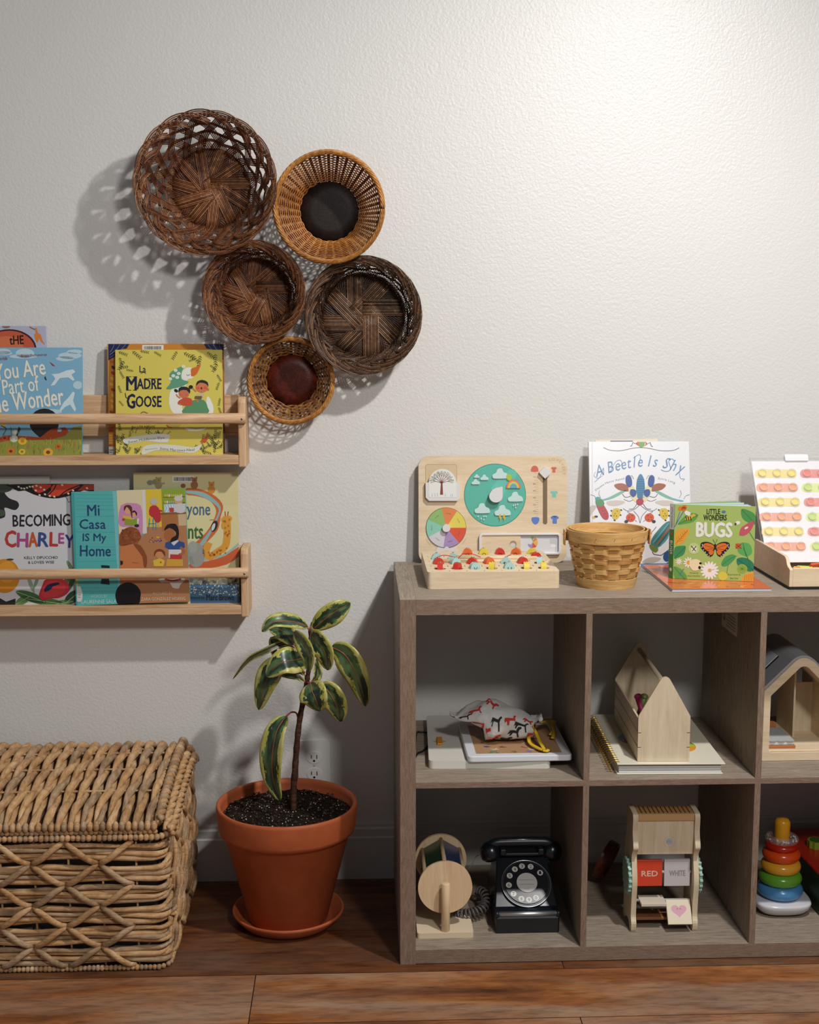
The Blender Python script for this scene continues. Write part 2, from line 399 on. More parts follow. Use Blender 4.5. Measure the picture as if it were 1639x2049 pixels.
def helix_basket(name, label, px, py, rpx, depth, R0f, mats, fam, per, rw, wheel, weavers, scal, yw=.004, bulge=.72, tag_grp=None):
    Yr = WY-depth-.01; c = at(px, py, Yr); R1 = (at(px+rpx, py, Yr)-c).length
    r = thing(name, label, 'basket', (c.x, WY-.001, c.z), 'woven baskets hung on the wall')
    f = prof(R1*R0f, R1*.965, depth, bulge); sh_ = mats; m1, m2 = sh_[0], sh_[1]
    w = MB(); base_fill(w, (sh_[0],), R1*R0f*1.04, int(R1*R0f*2*pi/.0052), .0034); base_wheel(w, sh_, R1*R0f*1.05, *wheel); w.build('base', r)
    b = MB()
    for sgn, n, turn, off, m in fam:
        for k in range(n):
            t0 = 2*pi*k/n+(.1 if sgn > 0 else 0)
            for j in range(per):
                dj = (j-(per-1)/2)*rw*1.02; pts = []; ups = []
                for q in range(15):
                    s = q/14*1.0; rad = f(s)[0]
                    th = t0+sgn*turn*s**.9+dj/rad*(1.15 if turn < 1 else 1.7)
                    wv = off+.0022*sin(s*turn*n*.9+k*pi+ (0 if sgn > 0 else pi/2))
                    p = bk_pt(f, th, s, wv); pts.append(p); ups.append(V((cos(th), 0, sin(th))))
                b.tube(pts, rw*.5, sh_[(1 if sgn > 0 else 0)+(1 if random.random() < .5 else 0)], 6, flat=.5, up=ups)
    for s0, n in weavers:
        for j in range(3):
            pts = []; ups = []
            for q in range(120):
                th = 2*pi*q/120; s = s0+(j-1)*rw/depth*.85
                p = bk_pt(f, th, s, .0028*sin(th*n)); pts.append(p); ups.append(V((cos(th), .3, sin(th))))
            b.tube(pts, rw*.5, sh_[j % 2], 6, closed=True, flat=.55, up=ups)
    b.build('side_weave', r)
    e = MB(); n, span, amp, pr = scal
    for k in range(n):
        t0 = 2*pi*k/n
        for j in range(pr):
            pts = []; ups = []
            for q in range(13):
                t = q/12; th = t0+span*t; s = .86+.17*sin(pi*t)**.8-(j*.026); off = -.004+ .011*t-.002*j+amp*sin(pi*t)
                pts.append(bk_pt(f, th, s, off)); ups.append(V((cos(th), .4, sin(th))))
            e.tube(pts, rw*.56, sh_[(k+j) % 3], 6, flat=.6, up=ups)
    e.build('rim', r); return r
def shades(name, cols): return [reedmat(name+'_'+n, *c) for n, c in zip(('dark', 'mid', 'pale'), cols)]
PA = shades('brown_reed', (('#4a2a1a', '#633a24', '#764a2e'), ('#6a4028', '#855234', '#9a6540'), ('#7d5032', '#9c6a42', '#b58354')))
PD = shades('umber_reed', (('#33221a', '#463022', '#5a4030'), ('#4e3727', '#694b36', '#7e5d44'), ('#6a4c36', '#866448', '#a07d5c')))
mA1 = reedmat('brown_reed', '#55301c', '#855433', '#ab7a4c'); mA2 = reedmat('warm_brown_reed', '#603820', '#925d38', '#b98755')
mD1 = reedmat('umber_reed', '#46301f', '#775439', '#a07a55'); mD2 = reedmat('dark_umber_reed', '#38241a', '#634532', '#8f6c4d')
helix_basket('wicker_basket', 'largest wall basket, loose brown lattice weave with a scalloped rim, upper left', 410, 366, 139, .112, .56, PA,
             [(1, 17, .62, .003, mA2), (-1, 17, .55, -.002, mA1)], 5, .0034, (11, 7, .0034), [(.18, 9), (.42, 9), (.68, 9)], (17, .95, .007, 4))
helix_basket('wicker_basket', 'brown twisted-weave wall basket with a pinwheel base, left of the darkest basket', 508, 585, 102, .078, .66, PA,
             [(1, 20, 1.35, .003, 0), (-1, 20, 1.1, -.002, 0)], 4, .0030, (9, 9, .0031), [(.3, 11)], (22, .85, .0015, 5))
helix_basket('wicker_basket', 'darkest brown wall basket with small diamond holes and a pinwheel base, furthest right', 727, 631, 117, .080, .70, PD,
             [(1, 21, 1.25, .003, 0), (-1, 21, 1.05, -.002, 0)], 4, .0032, (8, 10, .0036), [(.3, 11)], (22, .85, .0015, 5))
def fine_basket(label, px, py, rpx, rby, depth, rb, ns, rows, mw, ms, mb_, mr, ytop):
    Yr = WY-depth-.01; c = at(px, py, Yr); R1 = (at(px+rpx, py, Yr)-c).length
    r = thing('wicker_basket', label, 'basket', (c.x, WY-.001, c.z), 'woven baskets hung on the wall')
    f = prof(R1*rb, R1*.97, depth, 1.0)
    b = MB(); b.lathe([(0, .010), (R1*rb*.6, .0105), (R1*rb*.97, .009), (R1*rb*1.0, .003), (0, .003)], mb_, 64, T=Ro(90, 'X')); b.build('base', r)
    b = MB()
    for k in range(ns):
        th = 2*pi*(k+.5)/ns; pts = [bk_pt(f, th, s, 0) for s in [q/8 for q in range(9)]]
        b.tube(pts, .0032 if rows > 18 else .0026, ms, 6, flat=.3, up=V((cos(th), 0, sin(th))))
    b.build('stake', r)['kind'] = 'stuff'
    b = MB(); amp = .0014
    for i in range(rows):
        s = (i+.7)/(rows+.6); pts = []; tw = .5+.5*(1-s)
        for q in range(ns*4):
            th = 2*pi*(q/(ns*4)+.5/ns); pts.append(bk_pt(f, th, s+random.uniform(-.002, .002), amp*cos(q*pi/4+(pi if i % 2 else 0))*1.2))
        b.tube(pts, depth/rows*(.40 if s < .35 else .32), mw, 5, closed=True)
    b.build('side_weave', r)
    e = MB()
    for j in range(7):
        pts = []
        for q in range(160):
            th = 2*pi*q/160; a = j*2*pi/7+th*9; pts.append(bk_pt(f, th, 1.0, 0)+V((cos(th), 0, sin(th)))*(.0038*cos(a))+V((0, -.0042*sin(a), 0)))
        e.tube(pts, .0021, mr, 6, closed=True)
    e.build('rim', r)
mo = reedmat('orange_cane', '#8a4a1c', '#b8752f', '#dba35c', .35); mo2 = reedmat('honey_cane', '#8a5220', '#b87c38', '#d8a55f', .35)
mst = reedmat('mahogany_stake', '#3c160f', '#5c2417', '#7b3620', .35)
mbk = wood('near_black_wicker_base', [(.3, '#170f0d'), (.6, '#261714'), (.8, '#4a2117')], (1, 1, 1), .55, .8, 8)
mrd = wood('dark_red_wicker_base', [(.3, '#3a130c'), (.55, '#5e1f10'), (.8, '#7c3318')], (1, 1, 1), .4, .8, 8)
fine_basket('round honey-tan cane basket with a near-black round base, topmost on the right', 658, 414, 111, 59, .100, .55, 34, 24, mo, mst, mbk, mo2, 0)
mo3 = reedmat('amber_cane', '#5c3012', '#98602a', '#cf9446', .35); mst2 = reedmat('dark_stake', '#2a1610', '#4a2a18', '#c9a060', .35)
fine_basket('smallest wall basket, amber cane sides with a dark red base, lowest of the cluster', 582, 762, 86, 50, .050, .60, 26, 11, mo3, mst2, mrd, mo2, 0)
# ---------------------------------------------------------------- picture ledges
PH = [(.3, '#b98d66'), (.45, '#d3ab83'), (.6, '#dfbd97'), (.75, '#c99c74')]
MPX = wood('pine_x', PH, (1, 16, 16), .5, .15, 1.3, .35); MPZ = wood('pine_z', PH, (16, 16, 1), .5, .15, 1.3, .35)
YL = .346
def ledge(ztop, zpost0, zpost1, zrail, zf0, zf1, label):
    r = thing('picture_ledge', label, 'wall shelf', (-.72, WY, zf0), 'pine book ledges on the wall')
    xr = -.3175; xl = -1.12
    for x in (xr-.0165, xl):
        pr_ = [(YL, zpost0), (WY-.0003, zpost0), (WY-.0003, zpost1), (YL+.012, zpost1), (YL+.004, zpost1-.004), (YL, zpost1-.012)]
        b = MB(); b.add([(q, y, z) for q in (x, x+.0165) for y, z in pr_], [list(range(6)), list(range(6, 12))[::-1]]+[(i, 6+i, 6+(i+1) % 6, (i+1) % 6) for i in range(6)], MPZ)
        b.build('end_panel', r, .0025, 2, world=True)
    b = MB().box(xl+.0165, xr-.0165, YL+.001, WY-.0005, zf0, zf1, MPX); b.build('ledge_board', r, .001, 1, world=True)
    b = MB().box(xl+.0165, xr-.0165, WY-.018, WY-.0005, zrail-.043, zrail+.046, MPX); b.build('back_rail', r, .001, 1, world=True)
    b = MB(); b.tube([(xl, YL-.0065, zrail), (xr+.001, YL-.0065, zrail)], .0112, MPX, 20, flat=.75, up=(0, 1, 0), smooth=True); o = b.build('front_rail', r, .001, 1, world=True)
    b = MB(); b.ball((xr-.007, YL-.0148, zrail-.001), (.0024, .0008, .0024), C('#9a9a98', .3, .5, 1)); b.build('screw', r, world=True)
    b = MB(); b.ball((xl+.009, YL-.0148, zrail-.001), (.0024, .0008, .0024), C('#9a9a98', .3, .5, 1)); b.build('screw', r, world=True)
ledge(0, .9637, 1.1135, 1.0690, .9692, .9896, 'upper pine picture ledge with a round front rail, holding picture books')
ledge(0, .6353, .7866, .7350, .6409, .6609, 'lower pine picture ledge with a round front rail, holding picture books')
ZU, ZL = .9896, .6609
# ---------------------------------------------------------------- books
PAGE = C('#e8e2d2', .7)
def book(label, TL, TR, xbl, xbr, z0, Yb, Yt, th, col, name='picture_book', rot=0, hard=True, rough=.32, group=None, back=None):
    """a closed book leaning back: photo corner pixels give its width and height at real depths"""
    bl = at(xbl, 0, Yb); k = 900
    def gx(x, Y, z):
        y = 1000
        for _ in range(6): p = at(x, y, Y); q = at(x, y+10, Y); y += (z-p.z)/(q.z-p.z)*10
        return at(x, y, Y)
    BL = gx(xbl, Yb, z0); BR = gx(xbr, Yb, z0); tl = at(TL[0], TL[1], Yt); tr = at(TR[0], TR[1], Yt)
    w = ((BR-BL).length+(tr-tl).length)/2
    X = V((1, 0, 0)); Zv = ((tl+tr)/2-(BL+BR)/2); h = Zv.length; Zv.x = 0; Zv.normalize(); Yv = Zv.cross(X); Yv.normalize()
    T = Matrix(((X.x, Yv.x, Zv.x, 0), (X.y, Yv.y, Zv.y, 0), (X.z, Yv.z, Zv.z, 0), (0, 0, 0, 1)))
    T = Matrix.Translation(BL) @ T @ Ro(-rot, 'Y')
    r = thing(name, label, 'book', T, group)
    b = MB(); c = C(col, rough); ct = .0022 if hard else .0005; g = .003 if hard else 0
    b.box(0, w, 0, ct, 0, h, c); b.box(0, w, th-ct, th, 0, h, C(back, rough) if back else c); b.box(0, ct, ct, th-ct, 0, h, C(back, rough) if back else c)
    a = Art(b, T, w, h, rough=rough)
    MB().box(ct, w-g, ct, th-ct, g, h-g, PAGE).build('page_block', r)
    return r, b, a
def fin(r, b): b.build('cover', r)
def speck(a, n, x0, y0, x1, y1, s, cols, L=2, asp=1):
    for i in range(n):
        x, y = random.uniform(x0, x1), random.uniform(y0, y1); q = s*random.uniform(.5, 1.3)
        a.ell(x, y, q, q*asp, random.choice(cols), L+(i % 3)*.3, random.uniform(0, 180), 7)
def leaf2(a, x, y, L_, W_, rot, col, L=2, vein=None):
    c, s = cos(radians(rot)), sin(radians(rot)); P = [(-.5, 0), (-.3, .38), (.05, .5), (.35, .28), (.5, 0), (.35, -.28), (.05, -.5), (-.3, -.38)]
    a.poly([(x+p*L_*c-q*W_*s, y+p*L_*s+q*W_*c) for p, q in P], col, L, 3)
    if vein: a.line([(x-.48*L_*c, y-.48*L_*s), (x+.45*L_*c, y+.45*L_*s)], max(1.5, W_*.07), vein, L+.5, 0)
def sprig(a, x, y, L_, rot, col='#2f3a26', n=5, L=2, ls=1):
    c, s = cos(radians(rot)), sin(radians(rot)); a.line([(x, y), (x+c*L_, y+s*L_)], 1.2, col, L, 0)
    for k in range(n):
        t = (k+.6)/n; px, py = x+c*L_*t, y+s*L_*t
        for sg in (-1, 1):
            ra = radians(rot+sg*48); q = L_*.24*ls; leaf2(a, px+cos(ra)*q*.5, py+sin(ra)*q*.5, q, q*.26, math.degrees(ra), random.choice((col, '#4d5a34', '#23301f')), L+.4)
Z4 = (0, 640, 3.2137); Z5 = (0, 930, 3.2137)
def barcode(a, x0, y0, x1, y1, L=3):
    a.rect(x0, y0, x1, y1, '#e4e2da', L); x = x0+(x1-x0)*.08
    while x < x1-(x1-x0)*.1:
        w = random.choice((1.6, 2.4, 3.4)); a.rect(x, y0+(y1-y0)*.2, x+w, y0+(y1-y0)*.8, '#26252a', L+1); x += w+random.choice((1.6, 2.6))
# 1 book behind, lettered THE
r, b, a = book('lilac picture book lettered THE on an orange disc, rear left on the upper ledge', (-45, 653), (96, 652), -44, 97, ZU, .394, .413, .009, '#b3b5cb', rough=.4)
a.Z = Z4; a.ell(60, 190, 175, 130, '#3c1c1a', 1, n=40); a.ell(58, 192, 166, 122, '#c4593c', 2, n=40); a.ell(40, 175, 110, 70, '#d3714a', 3)
a.text('tHE', 62, 102, 152, 158, '#201412', 4, rot=-3, bold=.02)
a.poly([(222, 55), (235, 50), (245, 85), (262, 95), (275, 135), (290, 160), (262, 140), (255, 118), (240, 150), (225, 120), (220, 90), (232, 92)], '#d98136', 2); a.line([(190, 45), (215, 58), (225, 62)], 5, '#7a5034', 3)
a.ell(40, 42, 26, 12, '#8b6a60', 2); fin(r, b)
# 2 blue book
r, b, a = book('sky-blue picture book titled You Are Part of the Wonder, front left on the upper ledge', (-62, 696), (161, 695), -60, 164.5, ZU, .362, .398, .012, '#7fb0cc')
a.Z = Z4
for x, y, rx, ry in ((450, 230, 75, 22), (420, 250, 60, 16), (160, 215, 60, 30), (20, 215, 60, 14), (480, 205, 50, 14), (500, 420, 30, 26), (20, 205, 50, 20), (330, 590, 70, 16), (150, 235, 90, 14)): a.ell(x, y, rx, ry, '#b9d2dc', 1)
for P in ([(330, 350), (380, 345), (430, 325), (470, 318), (485, 335), (460, 352), (480, 385), (468, 392), (440, 370), (385, 375), (350, 420), (325, 425), (355, 380), (345, 362)],
          [(470, 460), (482, 470), (470, 520), (490, 575), (480, 590), (450, 545), (420, 560), (390, 588), (382, 580), (410, 530), (440, 500)]): a.poly(P, '#cfdfe4', 2)
a.poly([(318, 270), (335, 280), (356, 298), (338, 296)], '#a13a3c', 3); a.poly([(285, 372), (292, 360), (302, 390), (290, 385)], '#2c4a3c', 3)
CR = '#e9e6d6'
a.text('You Are', -36, 268, 290, 372, CR, 4, rot=-7, bold=.012); a.text('Part of', 15, 372, 250, 470, CR, 4, rot=-7, bold=.008); a.text('the Wonder', -72, 462, 408, 575, CR, 4, rot=-7, bold=.014)
a.text('Britta Teckentrup', 137, 219, 302, 240, '#8a4a52', 4, rot=-4); a.text('Smriti Prasadam-Halls', -90, 240, 48, 262, '#8a4a52', 4, rot=-4)
a.ell(285, 660, 95, 90, '#2b2526', 2); a.poly([(200, 650), (330, 720), (300, 765), (265, 765), (215, 720)], '#2b2526', 2.2)
a.poly([(-60, 770), (60, 742), (150, 748), (260, 755), (330, 700), (420, 690), (450, 730), (530, 700), (530, 890), (-60, 890)], '#b04a26', 2.5)
a.poly([(-60, 800), (80, 772), (200, 775), (330, 770), (420, 745), (470, 690), (530, 680), (530, 890), (-60, 890)], '#8f9140', 2.8)
for i in range(130):
    x, y = random.uniform(-60, 525), random.uniform(772, 872); a.line([(x, y), (x+random.uniform(-9, 9), y-random.uniform(14, 34))], 3, random.choice(('#b7a63c', '#6f7a2c', '#c2622c', '#a8b04e', '#5d6b2a')), 3.2+.1*(i % 5), 0)
for x, y, q, c1, c2 in ((70, 845, 26, '#cf7a34', '#6b3a20'), (145, 780, 28, '#e0b83a', '#b8862a'), (142, 848, 22, '#e0b83a', '#9a7a2a'), (310, 852, 32, '#e0a83a', '#7a4a22'), (375, 815, 20, '#c9682c', '#8b4a24'), (30, 760, 22, '#c05a34', '#7a3020'), (90, 765, 26, '#c9d0b4', '#e6e6d4'), (100, 725, 20, '#c9d0b4', '#e6e6d4')):
    a.ell(x, y, q, q*.85, c1, 4); a.ell(x, y, q*.42, q*.36, c2, 4.4)
a.line([(8, 680), (40, 700), (20, 740)], 6, '#3f6a3c', 4); a.line([(125, 690), (108, 745), (130, 700)], 9, '#33452c', 4); a.line([(70, 690), (75, 760)], 4, '#4f7d3f', 4)
a.ell(-5, 610, 22, 20, '#d2a63a', 4); a.ell(22, 678, 14, 10, '#d2a63a', 4); a.poly([(370, 705), (380, 690), (398, 706), (392, 720), (370, 718)], '#a9c4d6', 3); fin(r, b)
# 3 orange book behind Madre Goose
r, b, a = book('orange and navy picture book with a barcode, behind the yellow goose book', (217, 688), (450, 688), 218, 449, ZU, .386, .408, .011, '#c9822e')
a.Z = Z4; NV = '#232a52'
for cx, sg in ((697, 1), (1446, -1)):
    a.poly([(cx, 155), (cx+sg*135, 155), (cx+sg*118, 185), (cx+sg*80, 190), (cx+sg*45, 235), (cx, 262)], NV, 1)
    for q in (.25, .5, .75): a.line([(cx+sg*135*q*1.1, 157), (cx+sg*95*q*1.15, 180+15*q), (cx+sg*10, 190+70*q)], 2.2, '#8a94b8', 2)
a.rect(1438, 262, 1446, 880, '#2a2a40', 1)
for i in range(12): y = 270+i*36; a.ell(722+random.uniform(-8, 8), y, 14, 9, random.choice(('#3a2a20', '#d9a545', '#8f3f22', '#b86a24')), 2, random.uniform(0, 90))
for i in range(8): a.rect(700, 690+i*16, 718+random.uniform(0, 20), 700+i*16, random.choice(('#b8402a', '#e0a23a')), 2)
a.rect(698, 815, 738, 872, '#cfccc4', 3); a.rect(704, 835, 730, 840, '#333333', 4); a.rect(704, 848, 722, 853, '#333333', 4)
barcode(a, 915, 162, 1052, 198); fin(r, b)
# 4 La Madre Goose
r, b, a = book('yellow picture book titled La Madre Goose, front right on the upper ledge', (232.3, 700), (445.6, 700), 232, 445.4, ZU, .362, .393, .012, '#d6c75c')
a.Z = Z4
for x, y, L_, ro in [(760, 205, 60, 20), (850, 200, 70, 40), (770, 240, 60, 80), (830, 300, 60, 170), (800, 260, 70, 120), (770, 330, 50, 60), (860, 330, 45, 190), (900, 200, 55, 10), (990, 205, 50, 30), (1140, 200, 60, 120), (1180, 210, 70, 30), (1230, 220, 70, 50), (1290, 225, 70, 100), (1330, 205, 60, 40), (1385, 215, 70, 90), (1260, 250, 45, 160), (1400, 280, 60, 120), (1350, 290, 50, 40), (1395, 350, 50, 60), (1410, 400, 50, 110), (760, 420, 50, 70), (765, 520, 40, 50), (1415, 500, 50, 100), (1405, 560, 50, 70), (762, 650, 60, 80)]: sprig(a, x, y, L_, ro)
for i in range(34): sprig(a, random.choice((random.uniform(755, 830), random.uniform(1300, 1420))), random.uniform(760, 868), random.uniform(34, 62), random.uniform(-160, -20))
for i in range(14): sprig(a, random.uniform(830, 1080), random.uniform(725, 745), 34, random.uniform(-180, 0), n=3)
for i in range(10): sprig(a, random.uniform(760, 900), random.uniform(846, 868), 38, random.uniform(-170, -20), n=4)
DK = '#1d1f3e'
a.text('La', 898, 295, 938, 338, DK, 3, bold=.01); a.line([(905, 346), (925, 338), (940, 346)], 3, DK, 3)
a.text('M', 814, 366, 878, 452, DK, 3, bold=.03); a.text('ADRE', 882, 378, 1038, 444, DK, 3, bold=.022)
a.text('G', 818, 478, 868, 568, DK, 3, bold=.03); a.text('OOSE', 874, 490, 1038, 560, DK, 3, bold=.022)
for x in (820, 836, 864, 874): a.line([(x-9, 366), (x+9, 366)], 4, DK, 3, 0); a.line([(x-9, 452), (x+9, 452)], 4, DK, 3, 0)
for x0, x1 in ((958, 974), (998, 1010)): a.line([(x0-6, 378), (x1, 378)], 3, DK, 3, 0); a.line([(x0-6, 444), (x1, 444)], 3, DK, 3, 0)
a.line([(806, 470), (812, 500), (835, 505)], 5, DK, 3); a.line([(905, 600), (925, 592), (955, 604)], 5, '#5a5138', 3)
WH = '#e6e6dc'; TG = '#5f9a7c'
a.poly([(1170, 400), (1168, 345), (1190, 312), (1225, 306), (1248, 330), (1240, 372), (1205, 385), (1200, 420), (1170, 440)], WH, 2, 3)
a.poly([(1230, 315), (1262, 302), (1291, 284), (1280, 320), (1262, 352), (1232, 364), (1228, 340)], '#cf6a2c', 3, 3); a.line([(1200, 352), (1210, 358), (1222, 350)], 3, '#3a3a3a', 4)
a.poly([(1090, 350), (1130, 315), (1190, 296), (1170, 330), (1168, 380), (1215, 400), (1160, 432), (1070, 446), (1100, 400)], TG, 2.6, 3)
for x, y in ((1130, 325), (1150, 345), (1115, 360), (1180, 300), (1095, 380), (1140, 370)): a.ell(x, y, 12, 10, '#dfe5d6', 3.4); a.ell(x, y, 3.5, 3, '#d9c84a', 3.7)
a.poly([(1100, 450), (1160, 430), (1200, 500), (1170, 560), (1190, 610), (1120, 605), (1088, 540)], WH, 2, 3)
a.poly([(1330, 500), (1350, 505), (1372, 560), (1366, 605), (1325, 605)], WH, 2, 3)
a.poly([(1190, 560), (1230, 520), (1310, 515), (1335, 560), (1335, 606), (1175, 606)], '#5d9068', 3, 2)
SK, SK2 = '#c9764e', '#d07a52'
a.ell(1183, 475, 34, 30, SK, 4); a.poly([(1150, 472), (1150, 440), (1185, 428), (1222, 445), (1220, 475), (1200, 452), (1160, 455)], '#2a2226', 4.4, 2); a.ell(1133, 456, 14, 10, '#2a2226', 4.4, 30); a.ell(1228, 432, 14, 12, '#2a2226', 4.4)
a.poly([(1150, 520), (1190, 500), (1232, 508), (1236, 545), (1200, 552), (1160, 548), (1143, 540)], '#c5543a', 4.2, 2); a.line([(1160, 505), (1140, 490), (1134, 478)], 9, SK, 4); a.ell(1165, 482, 8, 6, '#d9604a', 4.8); a.ell(1200, 480, 8, 6, '#d9604a', 4.8)
a.ell(1298, 432, 40, 36, SK2, 4); a.poly([(1262, 425), (1268, 398), (1300, 386), (1335, 400), (1340, 430), (1325, 412), (1285, 404)], '#2a2422', 4.4, 2); a.ell(1338, 448, 9, 8, SK2, 4)
a.ell(1274, 438, 10, 8, '#d9584a', 4.6); a.ell(1320, 436, 10, 8, '#d9584a', 4.6); a.ell(1296, 440, 6, 8, '#6b2c22', 4.7)
a.poly([(1268, 475), (1310, 468), (1308, 500), (1262, 498)], '#cdb98a', 4.2); a.poly([(1255, 490), (1300, 490), (1296, 512), (1250, 508)], '#6b5a40', 4.4); a.line([(1262, 462), (1245, 445), (1240, 440)], 9, SK2, 4); a.line([(1262, 510), (1275, 530)], 9, SK2, 4.5); a.line([(1165, 545), (1150, 540)], 10, SK, 4.5)
a.text('for LOS NIÑOS', 848, 676, 996, 696, '#3c3a30', 3); a.poly([(1070, 672), (1170, 672), (1150, 690), (1095, 692)], '#c7b25a', 2); a.poly([(1190, 690), (1260, 705), (1330, 690), (1300, 712), (1215, 715)], WH, 3, 2)
a.poly([(1335, 725), (1336, 770), (1320, 792), (1285, 785), (1300, 768), (1318, 756)], '#c4582a', 3); a.line([(1072, 676), (1085, 690), (1105, 692)], 5, '#c4582a', 3)
BN = '#d8d8cc'
a.poly([(796, 765), (900, 745), (1020, 732), (1090, 740), (1085, 772), (1060, 790), (930, 780), (815, 798)], BN, 3.2, 3); a.poly([(925, 815), (1000, 800), (1130, 805), (1240, 820), (1300, 800), (1250, 855), (1120, 845), (1000, 840), (915, 868)], BN, 3.6, 3)
a.ptext('Susan Middleton Elya', [(825, 794), (935, 776), (1060, 764)], 15, '#55564e', 4.4); a.ptext('illustrated by', [(934, 838), (1015, 830)], 8, '#77776a', 4.4); a.ptext('Juana Martinez-Neal', [(1026, 832), (1140, 846), (1252, 842)], 16, '#55564e', 4.4); fin(r, b)
# 5 white book
r, b, a = book('plain off-white book, rear left on the lower ledge', (-90, 954), (104, 953), -88, 105, ZL, .402, .420, .006, '#c9c7bd'); a.Z = Z5; a.rect(0, 84, 334, 88, '#b5b3a8', 1); fin(r, b)
# 6 Becoming Charley
r, b, a = book('white picture book titled Becoming Charley with butterfly, on the lower ledge', (-50, 968.5), (194, 968), -46, 188, ZL, .376, .397, .012, '#d0d0d4', rough=.4)
a.Z = Z5
a.poly([(-150, 125), (60, 125), (75, 150), (30, 175), (60, 215), (110, 235), (122, 265), (95, 292), (30, 275), (35, 315), (10, 345), (-150, 345)], '#262a28', 1, 3); a.ell(10, 150, 70, 30, '#3c4438', 1.5); a.ell(5, 310, 30, 22, '#4a5344', 1.5)
a.poly([(75, 125), (620, 125), (620, 175), (540, 165), (470, 192), (380, 215), (300, 212), (215, 190), (160, 165), (120, 170), (60, 140)], '#191618', 2, 2)
a.poly([(215, 128), (330, 128), (300, 160), (250, 182), (215, 160)], '#c03c24', 2.5, 2); a.poly([(345, 128), (520, 125), (470, 160), (380, 200), (300, 200), (330, 165)], '#c8442a', 2.5, 2); a.poly([(540, 128), (615, 130), (612, 160), (500, 165)], '#a8392c', 2.5)
a.line([(300, 205), (345, 160), (360, 128)], 7, '#191618', 2.8); a.line([(380, 205), (430, 165), (520, 128)], 7, '#191618', 2.8)
for x, y in [(120+18*i, 142+9*math.sin(i)+i*1.4) for i in range(6)]+[(230, 165), (262, 145), (285, 160), (290, 190), (255, 195), (320, 200), (350, 205), (400, 130), (470, 165), (440, 185), (560, 150), (235, 135)]: a.ell(x, y, 8, 6, '#d9cdb4', 3, 30, 9)
a.line([(410, 200), (430, 215), (440, 240), (455, 235)], 3, '#3a3a44', 2)
a.ptext('BECOMING', [(80, 396), (250, 394), (455, 388)], 72, '#232227', 3, bold=.02, jit=3)
for ch, x0, x1, y0, y1, cc in (('C', 35, 102, 425, 528, '#b83a34'), ('H', 112, 180, 440, 528, '#a84a86'), ('A', 185, 240, 435, 526, '#c05a30'), ('R', 248, 312, 438, 524, '#3c4c8c'), ('L', 322, 372, 435, 522, '#b83a34'), ('E', 378, 412, 440, 505, '#a84a86'), ('Y', 420, 475, 452, 532, '#2f3f86')): a.text(ch, x0, y0, x1, y1, cc, 3, rot=random.uniform(-3, 3), bold=.035)
a.ptext('KELLY DIPUCCHIO', [(155, 606), (373, 604)], 17, '#2c2c30', 3, bold=.01); a.ptext('& LOVEIS WISE', [(180, 636), (350, 634)], 17, '#2c2c30', 3, bold=.01)
a.ell(30, 715, 98, 110, '#cf8a26', 2, n=30); a.ell(45, 690, 60, 70, '#dc9c34', 2.3); a.ell(65, 609, 24, 6, '#3c3c34', 3)
a.poly([(-50, 830), (40, 880), (100, 860), (100, 912), (-50, 912)], '#232427', 2.4)
for x, y, l, w, ro, cc in ((200, 850, 210, 60, 20, '#3f6a3c'), (150, 870, 120, 50, -30, '#5d8a4e'), (300, 880, 260, 50, 8, '#4a7a42'), (440, 760, 200, 66, -62, '#4f6e4e'), (470, 850, 140, 70, -40, '#2f4a38'), (200, 770, 130, 24, 70, '#8aa08a'), (235, 750, 110, 20, 110, '#7a957c'), (450, 650, 80, 24, 60, '#6f8f68'), (400, 890, 160, 40, -10, '#6a9858')): leaf2(a, x, y, l, w, ro, cc, 2.6, '#9ab08a')
a.poly([(262, 800), (250, 850), (285, 872), (330, 860), (385, 855), (440, 820), (440, 765), (400, 735), (340, 730), (290, 740), (275, 770)], '#bf2f3c', 3.2, 3); a.poly([(275, 800), (270, 840), (300, 855), (380, 840), (420, 800), (415, 765), (350, 745), (300, 755)], '#cc3c40', 3.5, 3); a.poly([(285, 800), (310, 770), (375, 755), (380, 770), (340, 782), (330, 800), (290, 818)], '#1f2448', 3.8, 2); fin(r, b)
# 8 Everyone Counts (behind Mi Casa)
r, b, a = book('cream picture book with giraffe and water slide, rear right on the lower ledge', (269, 945.5), (479.3, 944.5), 270.5, 478.3, ZL, .376, .402, .012, '#d9cf9e')
a.Z = Z5
a.rect(860, 45, 1545, 260, '#d6cc98', .5); barcode(a, 1108, 72, 1245, 112)
a.poly([(1200, 150), (1300, 160), (1390, 205), (1435, 265), (1420, 330), (1400, 420), (1330, 500), (1300, 545), (1215, 545), (1330, 430), (1385, 330), (1385, 275), (1340, 225), (1260, 200), (1200, 192)], '#c96a3c', 2, 3)
a.poly([(1200, 165), (1300, 175), (1370, 215), (1420, 275), (1400, 350), (1340, 470), (1295, 530), (1275, 520), (1350, 420), (1395, 330), (1405, 280), (1350, 232), (1270, 195), (1200, 182)], '#8fb4b4', 2.5, 3)
a.poly([(1225, 630), (1330, 620), (1450, 585), (1545, 520), (1545, 580), (1460, 640), (1340, 665), (1225, 665)], '#c9603a', 2, 2); a.line([(1230, 618), (1330, 608), (1450, 575), (1545, 500)], 14, '#9bb8b0', 2.6)
GR = '#d79a3c'
a.line([(1458, 330), (1462, 430), (1450, 520), (1400, 560), (1350, 590), (1325, 560), (1345, 500)], 46, GR, 3, 6); a.ell(1458, 350, 36, 22, GR, 3.3, -10); a.ell(1440, 385, 16, 30, GR, 3.3, 10); a.line([(1448, 300), (1450, 335)], 6, '#9a5a2c', 3); a.line([(1468, 300), (1464, 335)], 6, '#9a5a2c', 3)
